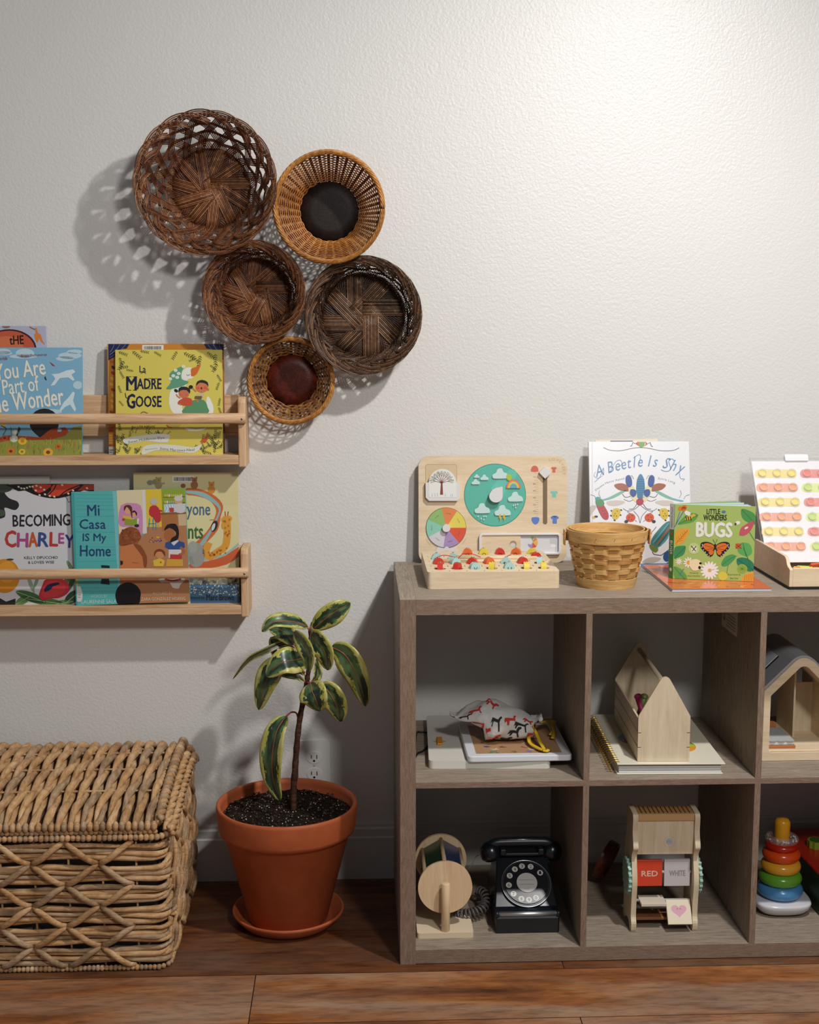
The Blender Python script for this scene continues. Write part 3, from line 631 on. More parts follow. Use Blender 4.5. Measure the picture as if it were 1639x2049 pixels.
for i in range(26): x = random.choice([(1458+random.uniform(-18, 18), random.uniform(340, 540)), (random.uniform(1340, 1450), 565+random.uniform(-20, 20))]); a.ell(x[0], x[1], 6, 7, '#b86a28', 3.8, n=8)
for x, y, cc in ((1020, 120, '#a89468'), (1250, 120, '#9a6a44'), (1360, 150, '#c98a3c')):
    a.ell(x, y+10, 24, 26, cc, 3); a.ell(x, y-22, 18, 16, cc, 3.4); a.ell(x-14, y-36, 6, 7, cc, 3.2); a.ell(x+14, y-36, 6, 7, cc, 3.2); a.ell(x, y-20, 3, 3, '#2a2018', 3.8)
a.ell(1000, 110, 24, 18, '#8f8c6a', 3.1); a.ell(965, 115, 20, 16, '#8a8878', 3); a.line([(1030, 125), (1060, 118)], 10, '#a89468', 3.1); a.ell(1178, 135, 16, 14, '#8f5a38', 3)
a.ell(1378, 395, 20, 38, '#2c3138', 3, 20); a.ell(1372, 400, 10, 26, '#d0d4cc', 3.4, 20); a.line([(1350, 355), (1385, 352)], 6, '#c98a3c', 3.6)
a.ell(1262, 580, 56, 80, '#9a9a94', 3); a.ell(1240, 530, 30, 40, '#a3a39c', 3.3); a.line([(1225, 590), (1240, 640)], 20, '#8f8f88', 3.3)
a.text('ryone', 1178, 268, 1352, 350, '#4c6c88', 4.2, bold=.01); a.text('nts', 1212, 398, 1305, 475, '#3f6a3c', 4.2, bold=.02); a.text('Everyone Counts', 890, 268, 1160, 350, '#4c6c88', 4.2, bold=.01)
for i in range(60): a.ell(random.uniform(1225, 1540), random.uniform(715, 770), random.uniform(10, 26), random.uniform(8, 20), random.choice(('#8d8f8a', '#a8a89a', '#b6ae86', '#77797c')), 2+.1*(i % 6), 20, 9)
a.rect(1225, 768, 1545, 915, '#4c7292', 3); a.rect(1225, 850, 1545, 915, '#3f6284', 3.2); speck(a, 110, 1228, 762, 1540, 838, 4.5, ('#c9d4d2', '#a9bcc4', '#e0e4da'), 3.5)
a.text('Marc Brown', 1328, 832, 1505, 872, '#1c2230', 5, bold=.01); a.text('illustrated by', 1190, 845, 1316, 866, '#1c2230', 5); fin(r, b)
# 7 Mi Casa Is My Home
r, b, a = book('teal picture book titled Mi Casa Is My Home, in front of the cream giraffe book', (143, 986), (370, 982), 152.5, 381, ZL, .360, .384, .010, '#56b0ae', rot=1.7)
a.Z = Z5
a.poly([(458, 180), (478, 180), (500, 910), (488, 910)], '#3f9fa0', 1); a.poly([(722, 170), (752, 170), (776, 910), (768, 910)], '#78bcc0', 1)
for i in range(30): y = 190+i*24; a.line([(486+(y-180)*.03, y), (728+(y-180)*.05, y+random.uniform(-6, 6))], 5, random.choice(('#5db6b3', '#4fa8a7')), 1.4, 0)
a.poly([(750, 165), (925, 160), (940, 440), (765, 445)], '#d9cba6', 2); a.poly([(930, 158), (1040, 156), (1046, 310), (1040, 400), (940, 400)], '#d8bc3c', 2); a.poly([(1036, 155), (1190, 152), (1205, 310), (1045, 310)], '#8aa038', 2)
a.poly([(764, 440), (915, 440), (915, 470), (940, 400), (1210, 300), (1226, 910), (776, 910)], '#b07a52', 1.8); a.poly([(915, 160), (934, 160), (945, 440), (920, 445)], '#d6d2cc', 3)
a.poly([(1055, 255), (1200, 250), (1203, 305), (1058, 308)], '#c9d6e0', 3)
for x in range(1062, 1200, 18): a.line([(x, 258), (x+9, 280), (x, 302)], 3, '#6a86b4', 3.4, 0)
for y in (208, 246): a.line([(1052, y), (1190, y-3)], 6, '#7a5030', 3.3, 0)
for i in range(9):
    for y in (190, 232): a.rect(1058+i*13, y, 1067+i*13, y+16, random.choice(('#d8dccc', '#b8c48a', '#d0b84a', '#9ab0a0')), 3.6)
a.poly([(1030, 308), (1195, 302), (1196, 316), (1035, 322)], '#8a5a34', 3.6); a.poly([(1036, 320), (1140, 316), (1143, 420), (1045, 425)], '#a8703e', 3.4); a.poly([(1145, 316), (1195, 314), (1200, 390), (1150, 392)], '#c8b088', 3.4)
a.poly([(778, 260), (850, 246), (905, 262), (918, 340), (916, 440), (900, 450), (870, 400), (790, 400), (762, 370)], '#c98ab4', 3, 2)
a.ell(822, 290, 24, 28, '#d9a080', 4); a.poly([(800, 300), (798, 268), (825, 258), (850, 275), (850, 350), (838, 300), (815, 270)], '#5a3422', 4.3, 2); a.ell(862, 318, 18, 20, '#d9a080', 4.2); a.poly([(845, 310), (862, 292), (882, 310), (876, 330), (868, 305)], '#2a2020', 4.5, 2)
a.poly([(790, 325), (850, 335), (845, 370), (800, 372)], '#d9b43c', 4.1); a.poly([(850, 345), (895, 345), (890, 380), (850, 378)], '#d8d4cc', 4.1); a.poly([(800, 345), (845, 352), (882, 342), (882, 385), (845, 392), (802, 385)], '#8a9a38', 4.8); a.ell(795, 352, 9, 9, '#b83a2c', 4.8); a.ell(880, 392, 16, 10, '#2b2b2e', 4.8)
a.ell(990, 240, 22, 22, '#c9a080', 4); a.ell(990, 235, 24, 20, '#b9b6b0', 4.3); a.poly([(965, 270), (1005, 262), (1030, 300), (1035, 360), (1005, 372), (985, 340), (960, 320)], '#b8343c', 4.1, 2); a.line([(1010, 290), (1045, 298)], 10, '#b8343c', 4.2, 0); a.line([(1018, 370), (1020, 405)], 8, '#c99a78', 4, 0)
for x in (962, 985, 1000): a.line([(x, 345), (x-6+(x-962)*.3, 420)], 6, '#4a86a8', 3.8, 0)
a.line([(955, 380), (1000, 378)], 5, '#4a86a8', 3.8, 0)
a.ell(1148, 228, 26, 26, '#c9a080', 4); a.ell(1148, 216, 28, 18, '#c9c6c0', 4.3); a.poly([(1130, 255), (1180, 250), (1188, 305), (1140, 308), (1118, 285)], '#c8c8c8', 4.2, 2); a.rect(1090, 276, 1118, 304, '#b84434', 4.4)
a.poly([(768, 480), (780, 430), (830, 400), (880, 410), (905, 450), (895, 490), (830, 515), (775, 520)], '#8a4a28', 4, 3)
for i in range(34): x, y = random.uniform(780, 895), random.uniform(412, 500); a.ell(x, y, 9, 7, random.choice(('#7a3e22', '#9a5a34', '#84452a')), 4.3+.1*(i % 4), random.uniform(0, 90), 8)
a.poly([(776, 540), (860, 505), (915, 540), (940, 600), (935, 655), (915, 700), (860, 745), (780, 750)], '#c47a48', 4, 3); a.poly([(860, 505), (905, 520), (945, 590), (942, 655), (925, 655), (915, 590), (870, 530)], '#8a4a28', 4.8, 2)
a.poly([(773, 615), (792, 620), (790, 640), (775, 648)], '#222222', 5); a.line([(850, 628), (890, 632)], 3, '#7a4a2c', 5)
a.ell(1090, 450, 34, 42, '#a8663c', 4); a.poly([(1055, 425), (1075, 385), (1130, 380), (1150, 420), (1148, 470), (1125, 495), (1095, 498), (1105, 470), (1130, 455), (1130, 430), (1090, 405)], '#241c1c', 4.5, 2)
a.poly([(1065, 500), (1120, 480), (1185, 500), (1190, 530), (1165, 545), (1170, 600), (1095, 605), (1090, 545), (1060, 530)], '#34508a', 4.1); a.poly([(1100, 500), (1118, 520), (1150, 490), (1140, 484)], '#c8ccd4', 4.6)
a.poly([(1085, 545), (1165, 545), (1168, 580), (1120, 605), (1085, 600)], '#d4d0cc', 4.4); a.poly([(1095, 575), (1168, 578), (1166, 608), (1092, 606)], '#b83a34', 4.7); a.poly([(1075, 605), (1175, 608), (1178, 652), (1068, 652)], '#d0a040', 4.4); a.line([(1160, 530), (1185, 560), (1150, 580)], 16, '#a8663c', 4.6)
a.ell(1028, 575, 30, 28, '#c98a5c', 4.3); a.poly([(992, 590), (995, 555), (1028, 540), (1062, 560), (1060, 590), (1040, 560), (1008, 562)], '#7a3e22', 4.7, 2); a.poly([(985, 615), (1030, 600), (1060, 615), (1052, 652), (990, 652)], '#d8b840', 4.5); a.poly([(1028, 625), (1034, 620), (1040, 626), (1034, 636)], '#b83a2c', 5)
for i in range(16): a.rect(*(lambda x, y: (x, y, x+8, y+7))(random.uniform(960, 1045), random.uniform(460, 495)), random.choice(('#b83a34', '#34508a', '#d8c84a', '#d8d4cc')), 3.5)
a.poly([(650, 645), (705, 648), (706, 665), (652, 662)], '#1c2a2e', 2); a.poly([(655, 722), (700, 724), (706, 772), (648, 765)], '#16262a', 2); a.poly([(770, 900), (746, 860), (745, 820), (765, 780), (800, 760), (840, 758), (880, 778), (904, 815), (903, 855), (885, 898)], '#15110f', 5, 3)
a.poly([(1020, 735), (1060, 730), (1100, 735), (1170, 728), (1192, 740), (1160, 770), (1150, 795), (1110, 790), (1090, 755), (1040, 758)], '#cfc8c0', 4, 2); a.line([(1060, 735), (1110, 745), (1165, 735)], 12, '#b03a34', 4.5)
NB = '#22406c'
a.text('Mi', 562, 258, 640, 326, NB, 3, bold=.012, rot=-2); a.text('Casa', 512, 350, 680, 412, NB, 3, bold=.012); a.text('IS My', 533, 442, 683, 505, NB, 3, bold=.012); a.text('Home', 516, 518, 712, 588, NB, 3, bold=.014)
a.text('WORDS BY', 582, 836, 690, 856, '#a5cfcd', 3, rot=-1); a.text('LAURENNE SALA', 524, 868, 750, 892, '#c4dedc', 3, rot=-1); a.text('PICTURES BY', 984, 818, 1110, 836, '#d0b49a', 5, rot=-1); a.text('ZARA GONZÁLEZ HOANG', 908, 846, 1192, 872, '#dcc8b4', 5, rot=-1)
a.poly([(488, 715), (502, 715), (504, 780), (490, 780)], '#b8b04a', 3); a.poly([(492, 780), (518, 782), (532, 828), (528, 880), (496, 880)], '#cfd2ce', 3); a.rect(500, 835, 520, 838, '#5a5a5a', 4); a.rect(500, 850, 518, 853, '#5a5a5a', 4); fin(r, b)
# ---------------------------------------------------------------- woven storage chest
def hy(name, dk, md, lt, sc=(8, 90, 90)):
    t = NT(name); co = t.coords(); a = t.noise(co, 26, 4, .6, .5); b = t.noise(t.coords((260, 260, 260)), 1, 3, .6)
    st = t.noise(t.coords(sc), 3, 3, .6)
    c = t.ramp(a, [(.28, dk), (.5, md), (.72, lt)]); c = t.mix(c, t.ramp(st, [(.3, '#8a6a50'), (.55, '#ffffff')]), .45, 'MULTIPLY')
    t.bump(st, .5, .0015); return t.fin(c, .62, .25)
HYS = [hy('hyacinth_tan', '#96704a', '#bd9468', '#d2b088'), hy('hyacinth_gold', '#a67a4c', '#c99f70', '#dcbc92'), hy('hyacinth_grey', '#856a4e', '#ad8f6e', '#c4a888')]
def ply2(b, path, R, r, turns, ph=0, n=40, up=None, fl_=.8, mats=None, plies=2):
    P = [V(p) for p in path]; L = [0]
    for i in range(len(P)-1): L.append(L[-1]+(P[i+1]-P[i]).length)
    tot = L[-1]
    def pt(s):
        i = 0
        while i < len(P)-2 and L[i+1] < s: i += 1
        d = (P[i+1]-P[i]); return P[i]+d*((s-L[i])/max(1e-9, d.length)), d.normalized()
    ms = mats or HYS; m0 = random.randrange(3)
    for q in range(plies):
        pts = []; rs = []
        for k in range(n+1):
            s = tot*k/n; p, d = pt(s); N = V(up) if up else d.orthogonal(); N = (N-d*N.dot(d)).normalized(); B = d.cross(N)
            a = 2*pi*turns*k/n+2*pi*q/plies+ph; pts.append(p+N*(R*cos(a))+B*(R*.85*sin(a))); rs.append(r*(.68+.42*cos(a)**2))
        b.tube(pts, rs, ms[(m0+q) % 3], 7, flat=fl_)
chx0, chx1, chy0, chy1 = -1.16, -.462, .004, .400
zb = .272
ch = thing('storage_chest', 'woven water-hyacinth storage chest with a rounded lid on the floor at the left', 'chest', (-.81, .2, 0))
lin_ = MB(); lin_.box(chx0+.02, chx1-.02, chy0+.022, chy1-.015, .008, zb, C('#6a655f', .9)); lin_.build('liner', ch, .004, 2, world=True)
def rrp(x0, x1, y0, y1, r, z, n=6): return [(x, y, z) for x, y in rr(x0, x1, y0, y1, r, n)]
bands = [.245, .200, .158, .115, .073, .031]
for zi, z in enumerate(bands):
    b = MB(); base = rrp(chx0, chx1, chy0, chy1, .022, z, 5); base = base+[base[0]]
    D_ = []
    for i in range(len(base)-1):
        p, q = V(base[i]), V(base[i+1]); k = max(1, int((q-p).length/.018))
        for j in range(k): D_.append(p+(q-p)*(j/k))
    N = len(D_); cc = V(((chx0+chx1)/2, (chy0+chy1)/2, z))
    for s in range(4):
        pts = []; off = (s-1.5)*.0082; ph = random.uniform(0, 6)
        for i, p in enumerate(D_):
            a = i*.33+ph; nx = (p-cc); nx.z = 0
            nn = V((0, -1, 0)) if p.y < chy0+.01 else (V((1, 0, 0)) if p.x > chx1-.01 else nx.normalized())
            pts.append(p+V((0, 0, off+.0022*sin(a)))+nn*(.003*cos(a)+.001*sin(i*1.3+s)))
        b.tube(pts, [.0052+.0009*sin(i*.5+s+ph) for i in range(N)], HYS[(s+zi) % 3], 7, closed=True)
    b.build('rope_band', ch, world=True)
HYL = [hy('lid_tan', '#96704a', '#bd9468', '#d2b088', (90, 8, 40)), hy('lid_gold', '#a67a4c', '#c99f70', '#dcbc92', (90, 8, 40)), hy('lid_grey', '#856a4e', '#ad8f6e', '#c4a888', (90, 8, 40))]
# diagonal lacing over the bands: front and right side
zg = [.2675, .2225, .179, .1365, .094, .052, .010]
def lace(fn, length, name, phase):
    b = MB(); per = .132
    for k in range(6):
        za, zc = zg[k], zg[k+1]; n = int(length/per)+2
        for i in range(-1, n):
            xa = phase+i*per+(0 if k % 2 == 0 else per/2)
            for sg in (-1, 1):
                xb = xa+sg*per/2
                if not (0.01 < min(xa, xb) and max(xa, xb) < length-.004): continue
                pts = [];
                for q in range(9):
                    t = q/8; out = .0075+.0065*sin(pi*t)-(.006 if q in (0, 8) else 0)
                    pts.append(fn(xa+(xb-xa)*(t+.04*sin(2*pi*t)), za+(zc-za)*t, out))
                b.tube(pts, [.0052+.0014*sin(pi*q/8) for q in range(9)], random.choice(HYS), 8, flat=.7, up=fn(0, 0, 1)-fn(0, 0, 0))
    b.build(name, ch, world=True)
lace(lambda s, z, o: V((chx1-s, chy0-o, z)), chx1-chx0, 'lacing', .062)
lace(lambda s, z, o: V((chx1+o, chy0+s, z)), chy1-chy0, 'lacing', .05)
b = MB()
for i in range(10): x = chx1-.062+.066-.066*i-.06; b.tube([(x, chy0+.004, .006), (x, chy0+.004, zb)], .0022, HYS[1], 6)
for i in range(6): y = chy0+.05+.062*i; b.tube([(chx1-.004, y, .006), (chx1-.004, y, zb)], .0022, HYS[1], 6)
b.build('frame_wires', ch, world=True)
def coil(b, path, step, r, mats=HYS, tilt=.4):
    P = [V(p) for p in path]; d = 0; i = 0
    for i in range(len(P)-1):
        a, c = P[i], P[i+1]; L = (c-a).length; dr = (c-a).normalized(); k = max(1, int(L/step))
        N = V((0, 0, 1)) if abs(dr.z) < .8 else V((1, 0, 0)); B = dr.cross(N).normalized(); N = B.cross(dr)
        for j in range(k):
            p = a+(c-a)*((j+.5)/k); rr_ = r*random.uniform(.9, 1.12); M4 = Matrix(((dr.x, B.x, N.x, p.x), (dr.y, B.y, N.y, p.y), (dr.z, B.z, N.z, p.z), (0, 0, 0, 1)))
            b.ball((0, 0, 0), (step*.62, rr_, rr_), random.choice(mats), 8, M4 @ Matrix.Rotation(tilt, 4, 'Z'), 6)
b = MB(); coil(b, [(chx0, chy0-.004, .006), (chx1-.012, chy0-.004, .006), (chx1+.004, chy0+.014, .006), (chx1+.004, chy1, .006)], .0085, .0058); b.build('bottom_rim', ch, world=True)
b = MB(); coil(b, [(chx0, chy0-.006, zb+.004), (chx1-.008, chy0-.006, zb+.004), (chx1+.006, chy0+.012, zb+.006), (chx1+.010, chy1-.02, zb+.012), (chx1+.010, chy1, zb+.03)], .010, .0068); b.build('top_rim', ch, world=True)
b = MB()
for i in range(1, 9):
    y = chy0+.02+i*.043; ply2(b, [(chx1+.002, y, .012), (chx1+.012, y, .14), (chx1+.004, y, zb)], .0055, .0062, 2.2, i, 26)
b.build('side_ropes', ch, world=True)
# lid: gently domed, ropes running front to back
def lidz(y):
    t = (y-chy0)/(chy1-chy0); return .304+.040*min(1, max(0, t*1.5))**.6-(.02*max(0, (t-.93)/.07)**2)
lid = MB()
m_in = C('#4a3524', .9)
pr_ = [(y, lidz(y)-.012) for y in [chy0+.012+(chy1-chy0-.02)*k/14 for k in range(15)]]; pr_ = pr_+[(chy1-.008, zb+.01), (chy0+.012, zb+.01)]; n_ = len(pr_)
lid.add([(x, y, z) for x in (chx0+.02, chx1-.016) for y, z in pr_], [list(range(n_)), list(range(n_, 2*n_))[::-1]]+[(i, n_+i, n_+(i+1) % n_, (i+1) % n_) for i in range(n_)], m_in)
LX = chx1-.012
for i in range(28):
    x = LX-.016-i*.0248; path = []
    for k in range(11):
        t = k/10; y = chy0-.004+(chy1-chy0)*t; path.append((x+.002*sin(i+k), y, lidz(y)-.002-(.012 if k == 0 else 0)))
    path.append((x, chy1+.004, lidz(chy1)-.02))
    ply2(lid, path, .0064, .0086, 2.4, i*.5+1.2, 60, up=(0, 0, 1), fl_=.7, mats=HYL)
for y in (.115, .215, .305): lid.tube([(chx0+.02, y, lidz(y)+.0005), (LX, y, lidz(y)+.0005)], .0022, HYS[0], 6)
lo_ = lid.build('lid', ch, world=True)
b = MB()
for i in range(56):
    x = LX-.006-i*.0124; b.ball((x, chy0-.006, .2985+.0006*(i % 2)), (.0066, .0085, .0105), HYS[i % 3], 9, rings=7)
coil(b, [(chx0, chy0-.004, .2865), (LX, chy0-.004, .2865)], .0095, .0055)
b.build('lid_front_edge', ch, world=True)
b = MB(); path = []
for k in range(13): t = k/12; y = chy0-.004+(chy1-chy0+.002)*t; path.append((LX+.004-.0, y, lidz(y)+.004))
ply2(b, path, .0058, .0078, 11, 0, 130, up=(0, 0, 1), fl_=.9); path = [(x+.014, y, z-.016) for x, y, z in path]; ply2(b, path, .005, .0068, 8, 1, 110, up=(0, 0, 1))
path = [(x+.020, y+.004, z-.034) for x, y, z in path[:]]; path = [(x-.012, y, max(zb+.012, z+.016)) for x, y, z in path]; ply2(b, path, .0055, .007, 9, 2, 110, up=(0, 0, 1))
b.build('lid_side_edge', ch, world=True)
# ---------------------------------------------------------------- saucer + potted rubber plant
PY = .212; pc = at(577.5, 1850, PY); PX = pc.x
def m_terra(name, a_, b_):
    t = NT(name); n = t.noise(t.coords(), 14, 5, .65); c = t.ramp(n, [(.3, a_), (.7, b_)]); t.bump(t.noise(t.coords(), 300, 3), .12, .0006); return t.fin(c, .55, .35)
MT = m_terra('terracotta', '#a5512c', '#b55f38')
tz = thing('plant_saucer', 'round terracotta saucer on the floor under the potted plant', 'saucer', (PX, PY, 0))
b = MB(); b.lathe([(0, 0), (.092, 0), (.100, .004), (.1185, .024), (.1195, .028), (.1175, .031), (.114, .029), (.098, .010), (.09, .007), (0, .007)], MT, 72); b.build('dish', tz)
zr = at(577, 1603, PY).z; RR = (at(718.5, 1603, PY)-at(434.5, 1603, PY)).length/2
pt_ = thing('potted_plant', 'variegated rubber plant in a terracotta pot, between the chest and the cube shelf', 'plant', (PX, PY, .0072))
z0 = .0072; hz = zr-z0
b = MB(); b.lathe([(0, 0), (.080, 0), (.084, .003), (RR*.885, hz-.064), (RR*.90, hz-.062), (RR*.955, hz-.058), (RR*.97, hz-.05), (RR*.995, hz-.008), (RR*.99, hz-.002), (RR*.97, hz), (RR*.935, hz-.003), (RR*.925, hz-.012), (RR*.90, hz-.05), (0, hz-.05)], MT, 96); b.build('pot', pt_)
def m_soil():
    t = NT('potting_soil'); co = t.coords(); n = t.noise(co, 90, 6, .7); c = t.ramp(n, [(.35, '#140e0a'), (.6, '#2c1f16'), (.75, '#463425')]); t.bump(n, 1, .006); return t.fin(c, .9, .1)
b = MB(); RS = RR*.915; vs = [(0, 0, hz-.020)]; fs = []; nr, ns = 14, 60
for i in range(1, nr+1):
    for k in range(ns):
        a = 2*pi*k/ns; q = RS*i/nr; vs.append((q*cos(a), q*sin(a), hz-.023+random.uniform(-.0018, .0018)+.006*(1-i/nr)+.002*sin(5*a+i)-(.004 if i == nr else 0)))
for k in range(ns): fs.append((0, 1+k, 1+(k+1) % ns))
for i in range(1, nr):
    for k in range(ns): k2 = (k+1) % ns; fs.append((1+(i-1)*ns+k, 1+i*ns+k, 1+i*ns+k2, 1+(i-1)*ns+k2))
b.add(vs, fs, m_soil(), True)
for i in range(520):
    a = random.uniform(0, 2*pi); q = RS*.97*math.sqrt(random.random()); s = random.uniform(.0012, .0036)
    b.ball((q*cos(a), q*sin(a), hz-.021+.005*(1-q/RS)), (s, s*random.uniform(.6, 1.4), s*.7), C(random.choice(('#2b1e15', '#1a120c', '#4a3626', '#33251a', '#241910'))), 5, rings=4)
for i in range(95):
    a = random.uniform(0, 2*pi); q = RS*.96*math.sqrt(random.random()); s = random.uniform(.0006, .0014)
    b.ball((q*cos(a), q*sin(a), hz-.018+.005*(1-q/RS)), s, C('#d8d2c4'), 5, rings=4)
b.build('soil', pt_)
Z6 = (440, 1180, 4.097)
def z6(x, y, Y): return at(Z6[0]+x/Z6[2], Z6[1]+y/Z6[2], Y)
stem_px = [(606, 1830, PY), (604, 1640, PY), (618, 1450, PY), (632, 1260, PY), (655, 1060, PY), (686, 900, PY), (712, 760, PY), (735, 600, PY), (745, 430, PY), (742, 330, PY)]
SP = [z6(*p) for p in stem_px]; SP[0].z = z0+hz-.03
def m_bark():
    t = NT('plant_bark'); n = t.noise(t.coords((1, 1, 3)), 60, 5, .6); c = t.ramp(n, [(.3, '#2a1a14'), (.55, '#4a3024'), (.75, '#6b4a38')]); t.bump(n, .5, .002); return t.fin(c, .7, .2)
b = MB(); sp = spl([tuple(p) for p in SP], 5); n_ = len(sp); b.tube(sp, [.0074-.0030*(i/n_)+.0006*sin(i*1.9) for i in range(n_)], m_bark(), 12); b.build('stem', pt_, world=True)
def m_leaf():
    t = NT('variegated_leaf'); uv = t.n('ShaderNodeUVMap'); sx = t.n('ShaderNodeSeparateXYZ'); t.l(uv.outputs[0], sx.inputs[0])
    ab = t.n('ShaderNodeMath', operation='ABSOLUTE'); t.l(sx.outputs[1], ab.inputs[0])
    mp = t.n('ShaderNodeMapping'); mp.inputs['Scale'].default_value = (5, 2.2, 1); t.l(uv.outputs[0], mp.inputs[0])
    info = t.n('ShaderNodeObjectInfo'); v3 = t.n('ShaderNodeVectorMath', operation='ADD'); t.l(mp.outputs[0], v3.inputs[0])
    sc = t.n('ShaderNodeVectorMath', operation='SCALE'); cb = t.n('ShaderNodeCombineXYZ'); t.l(info.outputs['Random'], cb.inputs[2]); t.l(cb.outputs[0], sc.inputs[0]); sc.inputs['Scale'].default_value = 40; t.l(sc.outputs[0], v3.inputs[1])
    n = t.noise(v3.outputs[0], 1, 5, .7); m = t.n('ShaderNodeMath', operation='MULTIPLY_ADD'); t.l(n, m.inputs[0]); m.inputs[1].default_value = 1.5; t.l(ab.outputs[0], m.inputs[2])
    e = t.ramp(m.outputs[0], [(.0, '#000000'), (1, '#ffffff')]); r = t.n('ShaderNodeMapRange'); t.l(m.outputs[0], r.inputs[0]); r.inputs[1].default_value = 1.36; r.inputs[2].default_value = 1.40
    n2 = t.noise(v3.outputs[0], .8, 2, .4); g = t.ramp(n2, [(.42, '#26372a'), (.52, '#3c5536'), (.62, '#58744a')]); y = t.ramp(t.noise(v3.outputs[0], 1.6, 2), [(.35, '#a3a33c'), (.65, '#c9c07c')])
    c = t.mix(g, y, r.outputs[0]); return t.fin(c, .3, .5)
ML = m_leaf(); MRIB = C('#a8543c', .45)
def leaf(mid, hw, face=1.0, fold=.18, ytilt=0, onesided=0, pet=None, name='leaf'):
    """mid: photo points (x,y,depth) along the midrib, hw: half width in photo px, face: share of the blade seen flat on"""
    P = [tuple(z6(*p)) for p in mid]; P = spl(P, 6); n = len(P)
    k = (z6(100, 0, PY)-z6(0, 0, PY)).length/100*hw*1.22
    vs = []; uv = []; ns = 8
    for i, p in enumerate(P):
        p = V(p); d = (V(P[min(n-1, i+1)])-V(P[max(0, i-1)])).normalized(); vw = (p-CAM).normalized()
        s = d.cross(vw).normalized(); nrm = s.cross(d).normalized()
        if nrm.dot(vw) > 0: nrm = -nrm
        t = i/(n-1); w = k*max(0, sin(pi*min(1, t**.9*.985+.012)))**.72
        side = (s*face+nrm*math.sqrt(max(0, 1-face*face))*(1 if ytilt >= 0 else -1)).normalized(); nn = side.cross(d).normalized()
        if nn.dot(vw) > 0: nn = -nn
        for j in range(ns+1):
            q = (j/ns)*2-1; ww = w*q
            if onesided and q*onesided < 0: ww *= .3
            vs.append(p+side*ww+nn*(fold*abs(ww)*1.0-fold*1.2*w*q*q*.3)); uv.append((t, q))
    fs = [(i*(ns+1)+j, i*(ns+1)+j+1, (i+1)*(ns+1)+j+1, (i+1)*(ns+1)+j) for i in range(n-1) for j in range(ns)]
    I = ROOTM[pt_.name].inverted(); me = bpy.data.meshes.new(name); me.from_pydata([tuple(I @ v) for v in vs], [], fs); me.materials.append(ML)
    u = me.uv_layers.new(name='UVMap')
    for L in me.loops: u.data[L.index].uv = uv[L.vertex_index]
    for f in me.polygons: f.use_smooth = True
    o = bpy.data.objects.new(name, me); COL.objects.link(o); o.parent = pt_
    so = o.modifiers.new('thickness', 'SOLIDIFY'); so.thickness = .0007; so.offset = 0
    mr = [V(p)+((CAM-V(p)).normalized())*.0007 for p in P[:int(n*.92)]]
    b = MB(); b.tube([I @ p for p in mr], [.0011*(1-.7*i/n) for i in range(len(mr))], MRIB, 6); b.build('midrib', o)
    if pet:
        b = MB(); q = [z6(*p) for p in pet]+[V(P[0])]; b.tube([I @ V(p) for p in spl([tuple(p) for p in q], 5)], .0019, MRIB, 7); b.build('petiole', o)
Y = PY
leaf([(770, 320, Y), (870, 235, Y-.01), (980, 160, Y-.01), (1070, 108, Y+.0)], 82, .96, .12, pet=[(745, 365, Y)])
leaf([(718, 300, Y), (600, 262, Y-.03), (440, 262, Y-.05), (345, 345, Y-.05)], 62, .8, .3, 1, pet=[(738, 345, Y)])
leaf([(612, 455, Y), (540, 360, Y+.02), (480, 325, Y+.03), (402, 325, Y+.03)], 82, .9, .1, pet=[(712, 520, Y)])
leaf([(600, 470, Y+.01), (520, 440, Y+.03), (380, 500, Y+.02), (230, 580, Y+.02), (105, 735, Y+.02)], 24, 1, .2, pet=[(715, 560, Y)])
leaf([(560, 480, Y+.03), (470, 440, Y+.05), (450, 420, Y+.05), (440, 470, Y+.05), (445, 560, Y+.05)], 40, 1, .2)
leaf([(700, 560, Y-.02), (620, 575, Y-.05), (500, 600, Y-.07), (380, 710, Y-.06)], 96, .95, .12, pet=[(720, 640, Y)])
leaf([(520, 560, Y), (440, 650, Y-.01), (370, 780, Y-.01), (318, 985, Y)], 92, .9, .2, pet=[(700, 680, Y)])
leaf([(610, 350, Y-.03), (680, 430, Y-.06), (730, 540, Y-.07), (728, 675, Y-.06)], 62, .85, .5, pet=[(700, 420, Y), (735, 500, Y)])
leaf([(745, 375, Y-.02), (800, 430, Y-.05), (860, 520, Y-.06), (885, 660, Y-.05)], 90, .85, .3, pet=[(742, 400, Y)])
leaf([(915, 470, Y), (1030, 540, Y-.01), (1130, 720, Y-.01), (1195, 955, Y+.01)], 100, .9, .2, pet=[(740, 560, Y), (840, 470, Y)])
leaf([(830, 770, Y-.01), (900, 850, Y-.02), (960, 960, Y-.02), (990, 1082, Y-.01)], 92, .92, .15, pet=[(715, 760, Y)])
leaf([(742, 765, Y-.03), (755, 830, Y-.06), (785, 900, Y-.07), (818, 995, Y-.06)], 104, .93, .15, pet=[(712, 760, Y)])
leaf([(700, 755, Y-.005), (640, 700, Y+.0), (560, 690, Y+.0), (490, 700, Y+.0)], 50, .8, .2)
leaf([(745, 760, Y), (790, 720, Y+.02), (800, 650, Y+.03), (790, 560, Y+.03)], 40, .8, .2)
leaf([(548, 1035, Y-.01), (470, 1150, Y-.025), (430, 1350, Y-.03), (435, 1550, Y-.03), (495, 1730, Y-.03)], 92, .85, .35, pet=[(640, 1050, Y), (625, 1010, Y), (585, 1005, Y-.003)])
b = MB(); b.tube([z6(745, 345, Y), z6(748, 300, Y), z6(750, 265, Y)], [.004, .0028, .0006], C('#8a7a4a', .5), 8); b.build('bud', pt_, world=True)
